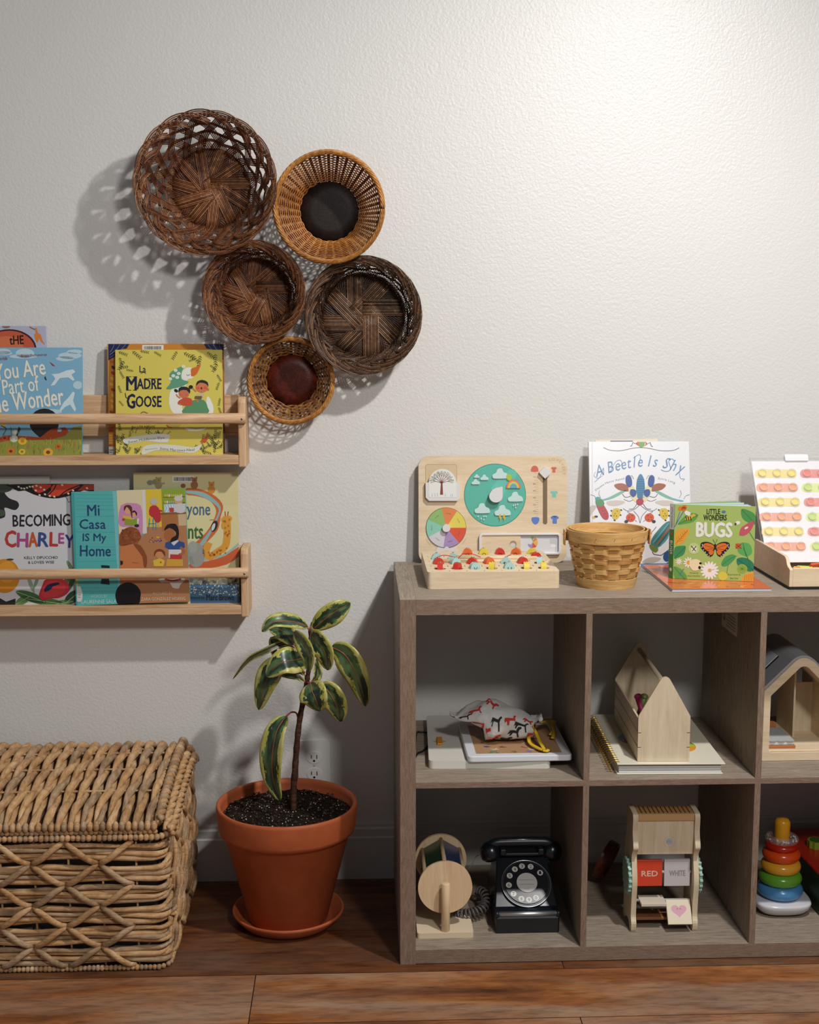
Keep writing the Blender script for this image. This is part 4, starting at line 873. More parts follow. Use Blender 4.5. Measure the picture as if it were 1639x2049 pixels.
# ---------------------------------------------------------------- things on the cube shelf
def frameT(TL, TR, xbl, xbr, z0, Yb, Yt):
    def gx(x, Y, z):
        y = 1000
        for _ in range(6): p = at(x, y, Y); q = at(x, y+10, Y); y += (z-p.z)/(q.z-p.z)*10
        return at(x, y, Y)
    BL = gx(xbl, Yb, z0); BR = gx(xbr, Yb, z0); tl = at(TL[0], TL[1], Yt); tr = at(TR[0], TR[1], Yt); w = ((BR-BL).length+(tr-tl).length)/2
    X = V((1, 0, 0)); Z = ((tl+tr)/2-(BL+BR)/2); h = Z.length; Z.x = 0; Z.normalize(); Yv = Z.cross(X).normalized()
    return Matrix(((X.x, Yv.x, Z.x, BL.x), (X.y, Yv.y, Z.y, BL.y), (X.z, Yv.z, Z.z, BL.z), (0, 0, 0, 1))), w, h
MBI = wood('birch_x', [(.3, '#d8c09e'), (.5, '#e2ccac'), (.7, '#e9d5b8')], (1.5, 14, 14), .45, .08, .8, .18)
MBZ = wood('birch_z', [(.3, '#cdbb9c'), (.5, '#d9c8aa'), (.7, '#e0d1b6')], (14, 14, 1.2), .5, .08, .8, .2)
MPLY = wood('plywood_edge', [(.3, '#a07c56'), (.5, '#c8a880'), (.7, '#dac09a')], (2, 40, 40), .6, .2, 2, .4)
def alpha_mat(name, col, a=.12, rough=.08):
    if name in _m: return _m[name]
    t = NT(name); t.b.inputs['Base Color'].default_value = lin(col); t.b.inputs['Roughness'].default_value = rough; t.b.inputs['Alpha'].default_value = a
    t.b.inputs['Specular IOR Level'].default_value = .8; _m[name] = t.m; return t.m
CLR = alpha_mat('clear_plastic', '#f4f6f8', .14)
WPL = C('#dddbdb', .3)
# activity board
T, w, h = frameT((836.5, 912.5), (1135, 912.5), 838, 1133.5, ZT, .386, .402)
r = thing('activity_board', 'wooden activity board with round teal dial, leaning on wall behind the fish puzzle', 'toy', T)
b = MB(); b.prism(rr(0, w, 0, h, .024, 8), 0, .013, MBI)
a = Art(b, T, w, h, rough=.4); a.Z = (820, 890, 4.8206)
def pr(mb, a, P, y0, y1, m, sm=0):
    if sm: P = spl(P, sm, True)
    Q = [a.uv(*p) for p in P]; s = sum(Q[i][0]*Q[(i+1) % len(Q)][1]-Q[(i+1) % len(Q)][0]*Q[i][1] for i in range(len(Q)))
    if s > 0: Q = Q[::-1]
    mb.prism(Q, y0, y1, m)
def rrp2(x0, x1, y0, y1, r_, n=5): return rr(x0, x1, y0, y1, r_, n)
a.poly(rrp2(150, 455, 188, 370, 26), '#9c8468', 1); a.poly(rrp2(153, 452, 191, 370, 24), '#d3bc98', 1.6)
a.ell(822, 485, 299, 303, '#4a6a60', 1, n=56); a.ell(822, 485, 295, 299, '#3fb39e', 1.6, n=56)
a.poly([(790, 410), (960, 240), (1025, 260), (1015, 330), (830, 560), (770, 520)], '#52bfaa', 2, 2)
for P, cc in (([(1170, 258), (1178, 215), (1205, 200), (1232, 215), (1240, 258)], '#d0685a'), ([(1175, 702), (1248, 702), (1242, 748), (1212, 770), (1184, 750)], '#5f7fc4')): a.poly(P, cc, 1, 2)
SH = [(-.5, -.3), (-.22, -.5), (-.1, -.42), (.1, -.42), (.22, -.5), (.5, -.3), (.4, -.05), (.26, -.12), (.26, .5), (-.26, .5), (-.26, -.12), (-.4, -.05)]
for cx, cy, sx, sy, cc in ((1390, 240, 56, 56, '#d0685a'), (1392, 476, 76, 64, '#7cc4b8'), (1398, 722, 80, 78, '#5f7fc4')): a.poly([(cx+p*sx, cy+q*sy) for p, q in SH], cc, 1)
a.ell(1398, 692, 16, 9, '#5f7fc4', 1)
for i in range(20): y = 278+i*21.5; a.line([(1216 if i % 3 else 1200, y), (1240, y)], 2.2, ('#c9785a', '#d0a04a', '#cdbb4a', '#8aa88a', '#6f90a8')[i//4], 1, 0)
for y, t in ((310, '100'), (377, '80'), (442, '60'), (510, '40'), (577, '20'), (640, '0')): a.text(t, 1190, y-8, 1216, y+8, '#8a7a66', 1)
a.poly(rrp2(1284, 1326, 300, 768, 20), '#7d6a50', 1)
a.ptext('LOVEVERY', [(1342, 156), (1410, 152), (1458, 190), (1474, 240), (1476, 296)], 26, '#c0a888', 1, jit=2)
a.line([(155, 905), (175, 940), (205, 970)], 4, '#c99a78', 1); a.line([(545, 900), (525, 935), (498, 962)], 4, '#c99a78', 1)
a.ell(350, 800, 196, 196, '#7d6c58', 1, n=48)
b.build('board', r)
b = MB(); a.mb = b
P = [(150, 362), (184, 362), (184, 368), (442, 368), (442, 362), (480, 362), (480, 505), (455, 538), (185, 538), (152, 505)]; pr(b, a, P, -.010, -.001, WPL); b.build('card_pocket', r, .0012, 2)
b = MB(); pr(b, a, ell(312, 370, 132, 138, 30, 0, 180, 360)+[(444, 505), (184, 505)], -.0104, -.0100, C('#e4e4e0', .5)); a.mb = b; a.y = -.0104
a.poly([(300, 370), (316, 370), (322, 482), (292, 482)], '#8a4a38', 1)
for i in range(9):
    an = radians(-168+i*19.5); x, y = 308+cos(an)*118, 366+sin(an)*112; a.line([(308, 372), (308+cos(an)*50, 366+sin(an)*58), (x, y)], 4.5, '#7a4a38', 1.5, 4)
    for s in (-1, 1): an2 = an+s*.24; a.line([(308+cos(an)*60, 366+sin(an)*62), (308+cos(an2)*108, 366+sin(an2)*102)], 2.4, '#7a4a38', 1.4, 0)
for i in range(90):
    an = radians(random.uniform(-178, -2)); q = random.uniform(.62, .98); a.ell(308+cos(an)*124*q, 368+sin(an)*122*q, 4.5, 3, random.choice(('#9cb8a4', '#7da890', '#b4c8b0')), 2, random.uniform(0, 180), 6)
for x in (215, 245, 268, 345, 395, 410): a.line([(x, 500), (x+random.uniform(-5, 5), random.uniform(462, 485))], 3, '#8a98a0', 1, 0)
b.build('tree_card', r); a.y = 0
b = MB(); cxy = a.uv(822, 485); rd = (V(a.uv(1117, 485))-V(cxy)).length; b.prism(ell(cxy[0], cxy[1], rd*.985, rd*.985, 48), -.0035, -.0028, alpha_mat('dial_window', '#eaf6f4', .05)); a.y = -.0036; a.mb = b
def cloud(cx, cy, s, L=1, col='#c3dedb'):
    a.poly([(cx-.5*s, cy+.22*s), (cx-.5*s, cy+.02*s), (cx-.3*s, cy-.1*s), (cx-.18*s, cy-.34*s), (cx+.08*s, cy-.38*s), (cx+.2*s, cy-.16*s), (cx+.42*s, cy-.05*s), (cx+.5*s, cy+.16*s), (cx+.4*s, cy+.26*s), (cx-.3*s, cy+.28*s)], col, L, 4)
for x, y, s in ((875, 285, 148), (648, 304, 52), (722, 318, 78), (638, 360, 78), (1022, 508, 142), (702, 620, 146), (898, 640, 152)): cloud(x, y, s)
a.poly([(945, 280), (985, 295), (975, 345), (945, 340), (930, 310)], '#a8c24a', 1.5, 2)
for q, cc in ((1, '#d8746a'), (.86, '#dd9a4c'), (.72, '#dccb5c'), (.58, '#7cc0ae'), (.44, '#7f8fc8'), (.3, '#4fbba8')): a.poly([(1000+cos(radians(t))*70*q, 418+sin(radians(t))*84*q) for t in range(180, 361, 12)], cc, 2+(1-q)*2)
for x in (872, 910): a.poly([(x-8, 670), (x+10, 670), (x+4, 700), (x+14, 700), (x-2, 742), (x, 708), (x-12, 708)], '#d9b84a', 2)
for x, y in ((1002, 585), (1022, 605), (1040, 575), (1020, 580), (660, 690), (690, 712), (715, 720), (735, 690), (715, 690)): a.ell(x, y, 6, 9, '#c3dedb', 1)
b.build('weather_dial', r); a.y = 0
b = MB(); P = [(887, 402), (889, 480)]+ell(824, 492, 64, 60, 16, 0, 5, 205)+[(790, 430), (830, 412)]; pr(b, a, P, -.016, -.0036, WPL); b.build('dial_knob', r, .002, 2)
b = MB(); pr(b, a, [(1300, 207), (1360, 265), (1300, 325), (1242, 265)], -.010, 0, WPL); o = b.build('slider_knob', r, .002, 2)
# colour wheel
b = MB(); cw = a.uv(350, 800); R_ = (V(a.uv(541, 800))-V(cw)).length
for i, (a0, cc) in enumerate(((0, '#d9583e'), (49, '#a98fc0'), (98, '#cfcdd4'), (153, '#8cc8b2'), (205, '#8fb870'), (257, '#dd8650'), (303, '#dfcf5e'))):
    a1 = (49, 98, 153, 205, 257, 303, 360)[i]; P = [(cw[0], cw[1])]+[(cw[0]+R_*cos(radians(-t)), cw[1]+R_*sin(radians(-t))) for t in [a0+(a1-a0)*k/8 for k in range(9)]]; b.prism(P[::-1], -.003, 0, C(cc, .4))
a.mb = b; a.y = -.003
for i, t in enumerate(('friday', 'wednesday', 'tuesday', 'monday', 'sunday', 'saturday', 'thursday')):
    an = radians((25, 74, 126, 179, 231, 280, 331)[i]); x, y = 350+cos(an)*138, 800+sin(an)*138; a.text(t, x-24, y-6, x+24, y+6, '#5a5048', 1, rot=math.degrees(an)+90 if sin(an) < 0 else math.degrees(an)-90)
a.y = 0; b.build('colour_wheel', r)
b = MB(); b.prism(ell(cw[0], cw[1], .0085, .0085, 24), -.012, -.003, WPL); b.build('wheel_knob', r, .001, 2)
b = MB(); pr(b, a, [(265, 985), (330, 996), (356, 978), (382, 996), (436, 985), (466, 1045), (400, 1058), (310, 1058), (240, 1045)], -.0035, 0, WPL); a.mb = b; a.y = -.0035; a.text('today', 330, 1020, 378, 1036, '#6a6660', 1); a.y = 0; b.build('day_pointer', r)
def q4(x0, y0, x1, y1):
    p, q = a.uv(x0, y1), a.uv(x1, y0); return p[0], q[0], p[1], q[1]
x0, x1, z0, z1 = q4(665, 848, 1456, 1062); b = MB(); b.ring(rr(x0, x1, z0, z1, .008, 5), rr(x0+.0055, x1-.0055, z0+.0045, z1-.0045, .004, 5), -.008, 0, WPL); b.build('slot_frame', r, .001, 2)
x0, x1, z0, z1 = q4(690, 870, 1068, 1045); b = MB(); b.prism(rr(x0, x1, z0, z1, .003, 3), -.005, 0, MBI); a.mb = b; a.y = -.005; a.ell(998, 957, 33, 33, '#a48c70', 1); a.ell(994, 968, 26, 22, '#d4cfc8', 2); a.y = 0; b.build('sliding_panel', r, .0006, 1)
b = MB(); x0, x1, z0, z1 = q4(1068, 870, 1436, 1045); b.box(x0, x1, -.0015, 0, z0, z1, C('#c5c6cb', .4)); a.mb = b; a.y = -.0015; a.poly([(1068, 905), (1350, 910), (1350, 955), (1400, 955), (1400, 1045), (1068, 1045)], '#d9d8da', 1)
for a0, a1, cc in ((-110, -70, '#7aa85a'), (-70, -20, '#dd8650'), (-20, 40, '#dfb94e'), (40, 95, '#d9583e'), (95, 165, '#a98fc0')): a.poly([(1185, 942)]+[(1185+52*cos(radians(t)), 942+56*sin(radians(t))) for t in range(a0, a1+1, 11)], cc, 2)
a.ell(1162, 935, 24, 26, '#d9d8da', 3); a.ell(1384, 975, 28, 14, '#e6e6e8', 2); a.text('weekday', 1145, 1014, 1238, 1026, '#77777a', 2); a.y = 0; b.build('slot_panel', r)
# fish puzzle tray
fx0, fx1, fy0, fy1, fz1 = .0585, .3235, .0975, .345, .7782
r = thing('puzzle_tray', 'light wooden fish puzzle tray with round holes, in front of the activity board', 'toy', ((fx0+fx1)/2, (fy0+fy1)/2, ZT))
b = MB(); z0 = ZT+.0004; zt = fz1-.011
b.prism(rr(fx0, fx1, fy0, fy1, .008, 5), 0, 1, MBI, T=Matrix(((1, 0, 0, 0), (0, 0, 1, 0), (0, zt-z0, 0, z0), (0, 0, 0, 1))))
NXH, NYH = 7, 4; mg = .010; cw_, chh = (fx1-fx0-2*mg)/NXH, (fy1-fy0-2*mg)/NYH; TM = Matrix(((1, 0, 0, 0), (0, 0, 1, 0), (0, 1, 0, 0), (0, 0, 0, 1)))
def sqloop(cx, cy, a_, b_, n=24):
    o = []
    for k in range(n):
        t = 2*pi*k/n; c, s = cos(t), sin(t); m_ = max(abs(c)/a_, abs(s)/b_); o.append((cx+c/m_, cy+s/m_))
    return o
HO = []
for j in range(NYH):
    for i in range(NXH):
        cx, cy = fx0+mg+cw_*(i+.5), fy0+mg+chh*(j+.5); HO.append((i, j, cx, cy))
        b.ring(sqloop(cx, cy, cw_/2, chh/2, 24), ell(cx, cy, .0118, .0118, 24), zt, fz1, MBI, T=TM)
o_ = rr(fx0, fx1, fy0, fy1, .008, 5); i_ = []
for x, y in o_: i_.append((min(max(x, fx0+mg), fx1-mg), min(max(y, fy0+mg), fy1-mg)))
b.ring(o_, i_, zt, fz1, MBI, T=TM); b.build('tray', r, world=True)
FC = {'red': '#c8352a', 'yellow': '#ddc545', 'pale blue': '#a9cdc9', 'orange': '#dd6a32'}
LAY = {0: ['red', 'red', 'pale blue', 'yellow', 'pale blue', 'yellow', 'yellow'], 1: ['red', 'pale blue', 'red', 'orange', 'pale blue', 'red', 'pale blue'],
       2: ['pale blue', 'pale blue', None, None, None, None, 'red'], 3: [None, None, 'orange', 'yellow', 'red', 'orange', 'yellow']}
ORD = ['first', 'second', 'third', 'fourth', 'fifth', 'sixth', 'seventh']; RW = ['front', 'second', 'third', 'rear']
EDGE = {(0, 0): 85, (1, 0): 60, (3, 0): 75, (5, 0): 88, (6, 0): 85, (6, 1): 80}
for i, j, cx, cy in HO:
    cc = LAY[j][i]
    if not cc: continue
    ro = EDGE.get((i, j), random.uniform(-25, 35))
    T = Tr(cx, cy, zt+.0003) @ Ro(ro, 'Z'); r = thing('fish_block', f'{cc} wooden fish block, {ORD[i]} from left in {RW[j]} row of puzzle tray', 'block', T, 'fish blocks standing in the puzzle tray')
    b = MB(); R_ = .0108; P = [(-R_, 0), (R_, 0), (R_, .010)]+[(R_*cos(radians(t)), .010+R_*1.25*sin(radians(t))) for t in range(12, 180, 12)]+[(-R_, .010)]; b.prism(P, -.0055, .0055, C(FC[cc], .3))
    a = Art(b, T, mode='local', y=-.0055); a.text('PXVAUEH'[(i+j) % 7] if j < 2 else 'O', -.004, .006, .004, .014, '#2a2a2a', 1); b.build('block', r, .0006, 1)
    MB().ball((0, 0, .0238), (.0022, .0022, .0016), C('#b8b8b8', .2, .5, 1), 10).build('magnet', r)
def rod(p0, p1, lab, strs):
    r = thing('fishing_rod', lab, 'toy', (p0+p1)/2, 'wooden fishing rods lying on the fish blocks'); b = MB(); b.tube([p0, p1], .0042, C('#dcc4a0', .5), 14); b.build('rod', r, world=True)
    for s in strs: b = MB(); b.tube(spl([tuple(p) for p in s], 6), .0009, C('#c03a30', .6), 6); b.build('string', r, world=True)
Z4b = lambda x, y, Y: at(830+x/5.463, 1060+y/5.463, Y)
rod(Z4b(250, 340, .205), Z4b(1200, 346, .205), 'pale wooden fishing rod nearest the front, across the fish blocks', [[Z4b(470, 320, .19), Z4b(520, 270, .19), Z4b(590, 255, .19), Z4b(660, 275, .19), Z4b(720, 300, .19)]])
rod(Z4b(455, 303, .24), Z4b(1335, 308, .24), 'pale wooden fishing rod behind the nearer rod, across the fish blocks', [[Z4b(215, 318, .22), Z4b(280, 285, .22), Z4b(350, 280, .22), Z4b(445, 303, .22)], [Z4b(985, 315, .20), Z4b(1015, 288, .20), Z4b(1055, 272, .20)]])
# splint basket
bx, by = .4235, .133; zr = .8605; r = thing('splint_basket', 'round honey-coloured splint basket beside the fish puzzle on the shelf top', 'basket', (bx, by, ZT))
def sp_(n, lo, md, hi): return wood(n, [(.3, lo), (.5, md), (.72, hi)], (3, 3, 30), .45, .15, 1, .25)
MS1, MS2 = sp_('splint_honey', '#c8985a', '#dcae6c', '#e8c48c'), sp_('splint_amber', '#b07c40', '#c99656', '#dab074')
H = zr-ZT; Rb, Rt = .0545, .078
def rad(z): return Rb+(Rt-Rb)*min(1, z/(H*.92))**.85
def band(b, z0, z1, th, m, amp=0, n=16, ph=0, off=0, seg=192):
    vs = []; fs = []
    for k in range(seg):
        t = 2*pi*k/seg; wv = amp*cos(n/2*t+ph); wv = max(-amp, min(amp, wv*1.7))
        for z, o in ((z0, 0), (z1, 0), (z1, th), (z0, th)): q = rad(z)+off+wv+o; vs.append((q*cos(t), q*sin(t), z))
    for k in range(seg):
        j = (k+1) % seg
        for i in range(4): i2 = (i+1) % 4; fs.append((k*4+i, k*4+i2, j*4+i2, j*4+i))
    b.add(vs, fs, m, False)
b = MB(); b.lathe([(0, .002), (Rb-.002, .002), (Rb-.002, .0005), (0, .0005)], MS2, 48); b.build('base', r)
b = MB()
for k in range(16):
    t = 2*pi*k/16; vs = []; hw = .0105
    for z in [H*.95*q/5 for q in range(6)]:
        for s in (-1, 1):
            for o in (-.0006, .0006): q = rad(z)+o; u = t+s*hw/q*.9*(rad(z)/Rt); vs.append((q*cos(u), q*sin(u), z))
    fs = []
    for i in range(5):
        A_, B_ = i*4, (i+1)*4; fs += [(A_, A_+2, B_+2, B_), (A_+1, B_+1, B_+3, A_+3), (A_, B_, B_+1, A_+1), (A_+2, A_+3, B_+3, B_+2)]
    b.add(vs, fs, MS2)
b.build('upright_splint', r)['kind'] = 'stuff'
b = MB(); rows = 7; zz0 = .021; rh = (H-.024-zz0)/rows
for i in range(rows): band(b, zz0+i*rh+.0006, zz0+(i+1)*rh-.0006, .0011, MS1 if i % 3 else MS2, .0021, 16, pi*(i % 2), 0)
b.build('weave', r)
b = MB(); band(b, 0, .020, .0015, MS1, 0, 16, 0, .0022); b.build('bottom_band', r, .0004, 1)
b = MB(); band(b, H-.024, H-.001, .0026, MS1, 0, 16, 0, .0022); band(b, H-.021, H, .0022, MS1, 0, 16, 0, -.0048)
for k in range(14): t = 2*pi*(k+.5)/14; q = rad(H)+.0049; b.ball((q*cos(t), q*sin(t), H-.012), .0009, C('#6a4a2c', .4), 6)
b.build('rim', r, .0006, 1)
b = MB(); pts = []; ups = []
for k in range(33): t = pi*k/32*1.04-.02*pi; q = Rt+.0085; pts.append((q*cos(t), q*sin(t), H-.014-.020*sin(t)+(.0 if 2 < k < 30 else -.004))); ups.append(V((cos(t), sin(t), 0)))
b.tube(pts, .0085, MS2, 4, flat=.14, up=ups, smooth=False)
for s in (-1, 1): b.ball((s*(Rt+.0105), -.003, H-.012), .0024, C('#c9c4b8', .3, .5, 1), 8); b.box(s*(Rt+.0085)-.0012, s*(Rt+.0085)+.0012, -.009, .009, H-.034, H-.003, MS2)
b.build('handle', r)
# beetle book
r, b, a = book('tall white book titled A Beetle Is Shy, leaning behind the splint basket', (1183.5, 883.6), (1385.5, 883.6), 1183, 1383, ZT, .333, .392, .010, '#e0e0e4', rough=.3)
a.Z = (1110, 860, 3.8116)
a.rect(283, 90, 290, 1040, '#c9cbd4', 1)
BL_, G1 = '#34508f', '#2c2c30'
a.line([(372, 135), (420, 155), (500, 160), (600, 140), (660, 136), (720, 142), (810, 160), (900, 158), (950, 138)], 4, G1, 2)
a.poly([(635, 92), (690, 92), (684, 125), (660, 136), (642, 125)], '#7a9a4a', 3); a.poly([(612, 105), (640, 88), (636, 108), (645, 125)], '#c0503a', 3.4); a.poly([(712, 108), (690, 88), (694, 108), (684, 125)], '#c0503a', 3.4)
a.line([(612, 105), (596, 96), (588, 122), (576, 125)], 5, G1, 3, 0); a.line([(714, 105), (728, 96), (736, 122), (748, 130)], 5, G1, 3, 0)
TB = '#5f86ae'
def script_A(): pass
a.ptext('A Beetle Is Shy', [(312, 362), (480, 312), (650, 282), (800, 286), (985, 336)], 84, TB, 3, shear=.28)
a.line([(305, 398), (345, 360), (372, 290), (374, 345)], 4, TB, 3); a.line([(312, 320), (300, 350), (330, 370), (365, 350)], 3, TB, 3); a.line([(600, 215), (640, 190), (655, 205), (640, 270)], 4, TB, 3); a.line([(810, 305), (850, 318), (885, 300), (870, 240), (895, 222), (915, 240)], 5, TB, 3); a.line([(950, 320), (960, 370), (990, 375), (975, 392)], 3.5, TB, 3); a.line([(420, 330), (460, 250), (500, 232), (512, 262), (480, 285)], 4, TB, 3)
a.ptext('Dianna Hutts Aston', [(314, 468), (400, 410), (536, 376)], 15, '#8a8f96', 3); a.ptext('Sylvia Long', [(786, 376), (850, 388), (918, 412)], 15, '#8a8f96', 3)
def sym(cx, f):
    for s in (1, -1): f(lambda P: [(cx+s*(x-cx), y) for x, y in P])
a.poly([(628, 380), (655, 336), (682, 380), (688, 470), (672, 530), (640, 530), (622, 470)], '#3f7aa0', 3, 3)
for i in range(9): a.line([(628, 378+i*17), (684, 378+i*17)], 3, '#2a5678', 4, 0)
a.poly([(622, 540), (650, 520), (678, 540), (668, 570), (648, 578), (628, 568)], '#a83248', 4, 3)
def wing(g):
    a.poly(g([(735, 345), (760, 360), (758, 410), (735, 440), (712, 420), (716, 370)]), BL_, 4, 3); a.poly(g([(712, 420), (740, 440), (728, 500), (690, 550), (672, 540), (680, 470)]), '#dccfa4', 3.5, 3); a.poly(g([(685, 460), (722, 455), (728, 490), (705, 515), (680, 495)]), BL_, 4, 3)
    a.poly(g([(738, 430), (790, 408), (848, 420), (820, 455), (760, 470), (728, 462)]), '#9a5a44', 3, 3); a.poly(g([(752, 462), (800, 470), (900, 520), (985, 540), (950, 545), (850, 520)]), '#7ab09a', 3, 3); a.poly(g([(850, 500), (940, 535), (985, 540), (955, 548)]), '#6aa6cc', 3.5, 2)
    a.line(g([(700, 500), (760, 515), (785, 490)]), 4, G1, 3); a.line(g([(672, 560), (700, 600), (735, 605)]), 4, G1, 3); a.line(g([(700, 375), (712, 352), (722, 350)]), 3, G1, 3); a.line(g([(680, 520), (730, 545), (775, 530)]), 3, G1, 3)
    a.poly(g([(765, 548), (830, 538), (905, 548), (890, 575), (840, 580), (790, 568)]), '#c9bdb4', 2.5, 3)
    a.poly(g([(800, 610), (840, 598), (865, 620), (862, 670), (835, 685), (808, 660)]), '#d0b23c', 3.5, 3)
    for q in ((795, 612), (868, 618), (872, 655), (800, 650), (845, 690)): a.ell(*g([q])[0], 9, 6, G1, 3.2, 30, 8)
    for q in ((825, 620), (842, 640), (830, 658), (850, 655)): a.ell(*g([q])[0], 4, 6, '#8a5a20', 4, 0, 7)
    a.ell(*g([(722, 670)])[0], 36, 33, '#c94e2a', 4)
    for q in ((712, 655), (735, 668), (715, 685), (740, 688)): a.ell(*g([q])[0], 4.5, 4.5, G1, 4.5, 0, 7)
    a.ell(*g([(756, 700)])[0], 15, 12, G1, 4.2); a.line(g([(690, 690), (676, 700)]), 3, G1, 3); a.line(g([(725, 635), (745, 630), (740, 615)]), 3, G1, 3)
    a.line(g([(660, 580), (700, 610), (745, 620), (780, 600)]), 3.5, '#3a3c5a', 2.6); a.line(g([(652, 710), (665, 660), (700, 620)]), 3.5, '#3a3c5a', 2.6)
    a.line(g([(950, 520), (965, 490), (958, 462)]), 2.5, G1, 3); a.line(g([(985, 530), (1000, 505), (1030, 495)]), 2.5, G1, 3)
sym(651, wing)
a.poly([(312, 560), (330, 530), (352, 545), (385, 590), (410, 640), (408, 680), (380, 685), (350, 650)], '#b0404a', 4.5, 3); a.poly([(310, 545), (330, 520), (365, 535), (378, 570), (330, 585)], '#4f8a5a', 5, 3); a.ell(328, 525, 20, 14, '#3a9a9a', 5.2)
for i in range(4): a.line([(345+i*13, 600+i*22), (378+i*9, 592+i*22)], 3, '#8a2a38', 5, 0)
a.poly([(265, 590), (300, 575), (318, 590), (290, 630), (262, 670)], '#bcb2a8', 4, 2); a.ell(316, 662, 14, 8, G1, 4); a.ell(298, 668, 14, 10, '#d0b23c', 3.8)
a.poly([(730, 860), (760, 800), (820, 730), (860, 700), (885, 705), (885, 760), (860, 830), (815, 880), (770, 905), (738, 900)], '#3f7a78', 3, 3)
for k, cc in enumerate(('#5f9ab0', '#2f5f5a', '#b8482c', '#2f5f5a', '#5f9ab0')): a.line([(750+k*14, 862+k*6), (800+k*12, 800+k*8), (868+k*6, 712+k*14)], 8, cc, 4)
a.poly([(728, 870), (790, 905), (775, 935), (745, 925), (724, 895)], '#6a7a3c', 5, 2)
a.line([(730, 830), (735, 790), (760, 760), (775, 740)], 4, G1, 2.8); a.line([(745, 930), (760, 950), (812, 958)], 5, G1, 3); a.line([(812, 958), (850, 930), (885, 905)], 5, G1, 3); a.line([(728, 850), (722, 800), (730, 760)], 3, G1, 3)
a.ell(862, 965, 34, 42, '#2f4f86', 4, 20); a.line([(835, 1040), (860, 1015), (890, 1015)], 5, G1, 3)
a.poly([(668, 1005), (720, 975), (780, 972), (812, 985), (760, 1012), (690, 1018)], '#b9b0a6', 3, 3); a.poly([(655, 1020), (880, 1018), (880, 1028), (700, 1042), (655, 1042)], '#5f86b4', 3.5)
b2 = MB(); fin(r, b)
b2.box(.022, w*.0+.16, .0107, .0125, a.h-.004, a.h+.005, C('#d8ccb4', .5), T=Ro(-1, 'Y')); b2.box(.05, .10, .0105, .0107, a.h-.002, a.h+.0035, C('#34508f', .5)); b2.build('back_flap', r)
# orange booklet lying flat
zo = ZT+.0066
T = Matrix.Translation((.5395, .0535, ZT+.0003)); r = thing('activity_booklet', 'glossy orange booklet lying flat on the shelf under the green bugs book', 'book', T)
b = MB(); b.box(0, .2, 0, .266, 0, .0008, C('#c9c7cf', .3)); b.box(0, .2, 0, .266, .0052, .006, C('#d2693a', .14)); TA = T @ Tr(0, 0, .006) @ Ro(-90, 'X')
mb2 = MB(); random.seed(21)
for i in range(60):
    x, y = random.uniform(.01, .18), random.uniform(.012, .25); s = random.uniform(.004, .014); an = random.uniform(0, 180)
    P = ell(x, y, s, s*.28, 10, an); P = [(min(.199, max(.001, p)), min(.265, max(.001, q))) for p, q in P]
    b.add([(p, q, .00605+.00002*(i % 9)) for p, q in P], [list(range(10))], C(random.choice(('#b8452a', '#e08a4a', '#a83c24', '#dd9a5c')), .14))
P = ell(.085, .21, .03, .028, 24); b.add([(p, q, .0063) for p, q in P], [list(range(24))], C('#b8402c', .14)); P = ell(.085, .21, .008, .008, 16); b.add([(p, q, .0064) for p, q in P], [list(range(16))], C('#e6d4cc', .14))
b.build('cover', r, .0003, 1); MB().box(.0015, .199, .0015, .265, .0008, .0052, C('#b9b8c0', .5)).build('page_block', r)
# bugs board book, standing ajar
z0 = zo+.0002; P0 = V((.5665, .158, z0)); P1 = V((.7215, .118, z0)); X = (P1-P0); wB = X.length; X.normalize(); Yv = V((0, 0, 1)).cross(X); hB = .1535
T = Matrix(((X.x, Yv.x, 0, P0.x), (X.y, Yv.y, 0, P0.y), (0, 0, 1, P0.z), (0, 0, 0, 1)))
r = thing('board_book', 'green board book titled Little Wonders Bugs, standing ajar on the orange booklet', 'book', T)
b = MB(); g0 = '#a5bb68'; b.box(0, wB, 0, .0025, 0, hB, C(g0, .35)); a = Art(b, T, wB, hB, rough=.35); a.Z = (1110, 860, 3.8116)
GL = '#4f9450'
for P, cc, vn in (([(1425, 605), (1480, 615), (1530, 650), (1535, 720), (1480, 710), (1430, 670)], GL, '#3f7a44'), ([(912, 980), (915, 900), (960, 885), (1000, 890), (985, 950), (940, 975)], '#3f8a54', '#2f6a40'), ([(940, 720), (990, 660), (1050, 635), (1095, 650), (1060, 700), (990, 718)], '#5f9f4c', '#3f7a44'), ([(1390, 985), (1450, 975), (1510, 1010), (1530, 1080), (1460, 1075), (1400, 1040)], '#2f7f5c', '#245f48'), ([(1435, 860), (1490, 875), (1505, 940), (1460, 965), (1400, 935), (1400, 880)], '#5fa85c', '#3f7a44'), ([(908, 1045), (960, 1060), (1005, 1110), (1000, 1145), (920, 1140)], '#5f9f4c', '#3f7a44')):
    a.poly(P, cc, 1, 3); a.line([P[0], P[3]], 4, vn, 2, 0)
a.poly([(922, 780), (960, 758), (1025, 752), (1015, 810), (975, 860), (920, 875)], '#dfa03c', 1.5, 3); a.line([(925, 868), (970, 815), (1015, 765)], 4, '#b8702a', 2.4)
for i in range(5): a.line([(935+i*16, 855-i*17), (930+i*14, 820-i*13)], 2.5, '#b8702a', 2.4, 0); a.line([(940+i*16, 850-i*17), (975+i*10, 842-i*17)], 2.5, '#b8702a', 2.4, 0)
a.poly([(1430, 1168), (1430, 1130), (1465, 1095), (1530, 1080), (1530, 1175)], '#dfa23c', 1.6, 2)
for i in range(6): a.line([(1445+i*14, 1165), (1452+i*14, 1108-i*3)], 3, '#b0622a', 2.4, 0)
for x, y in ((960, 600), (990, 590), (985, 602)): a.ell(x, y, 19, 17, '#dc7a36', 2)
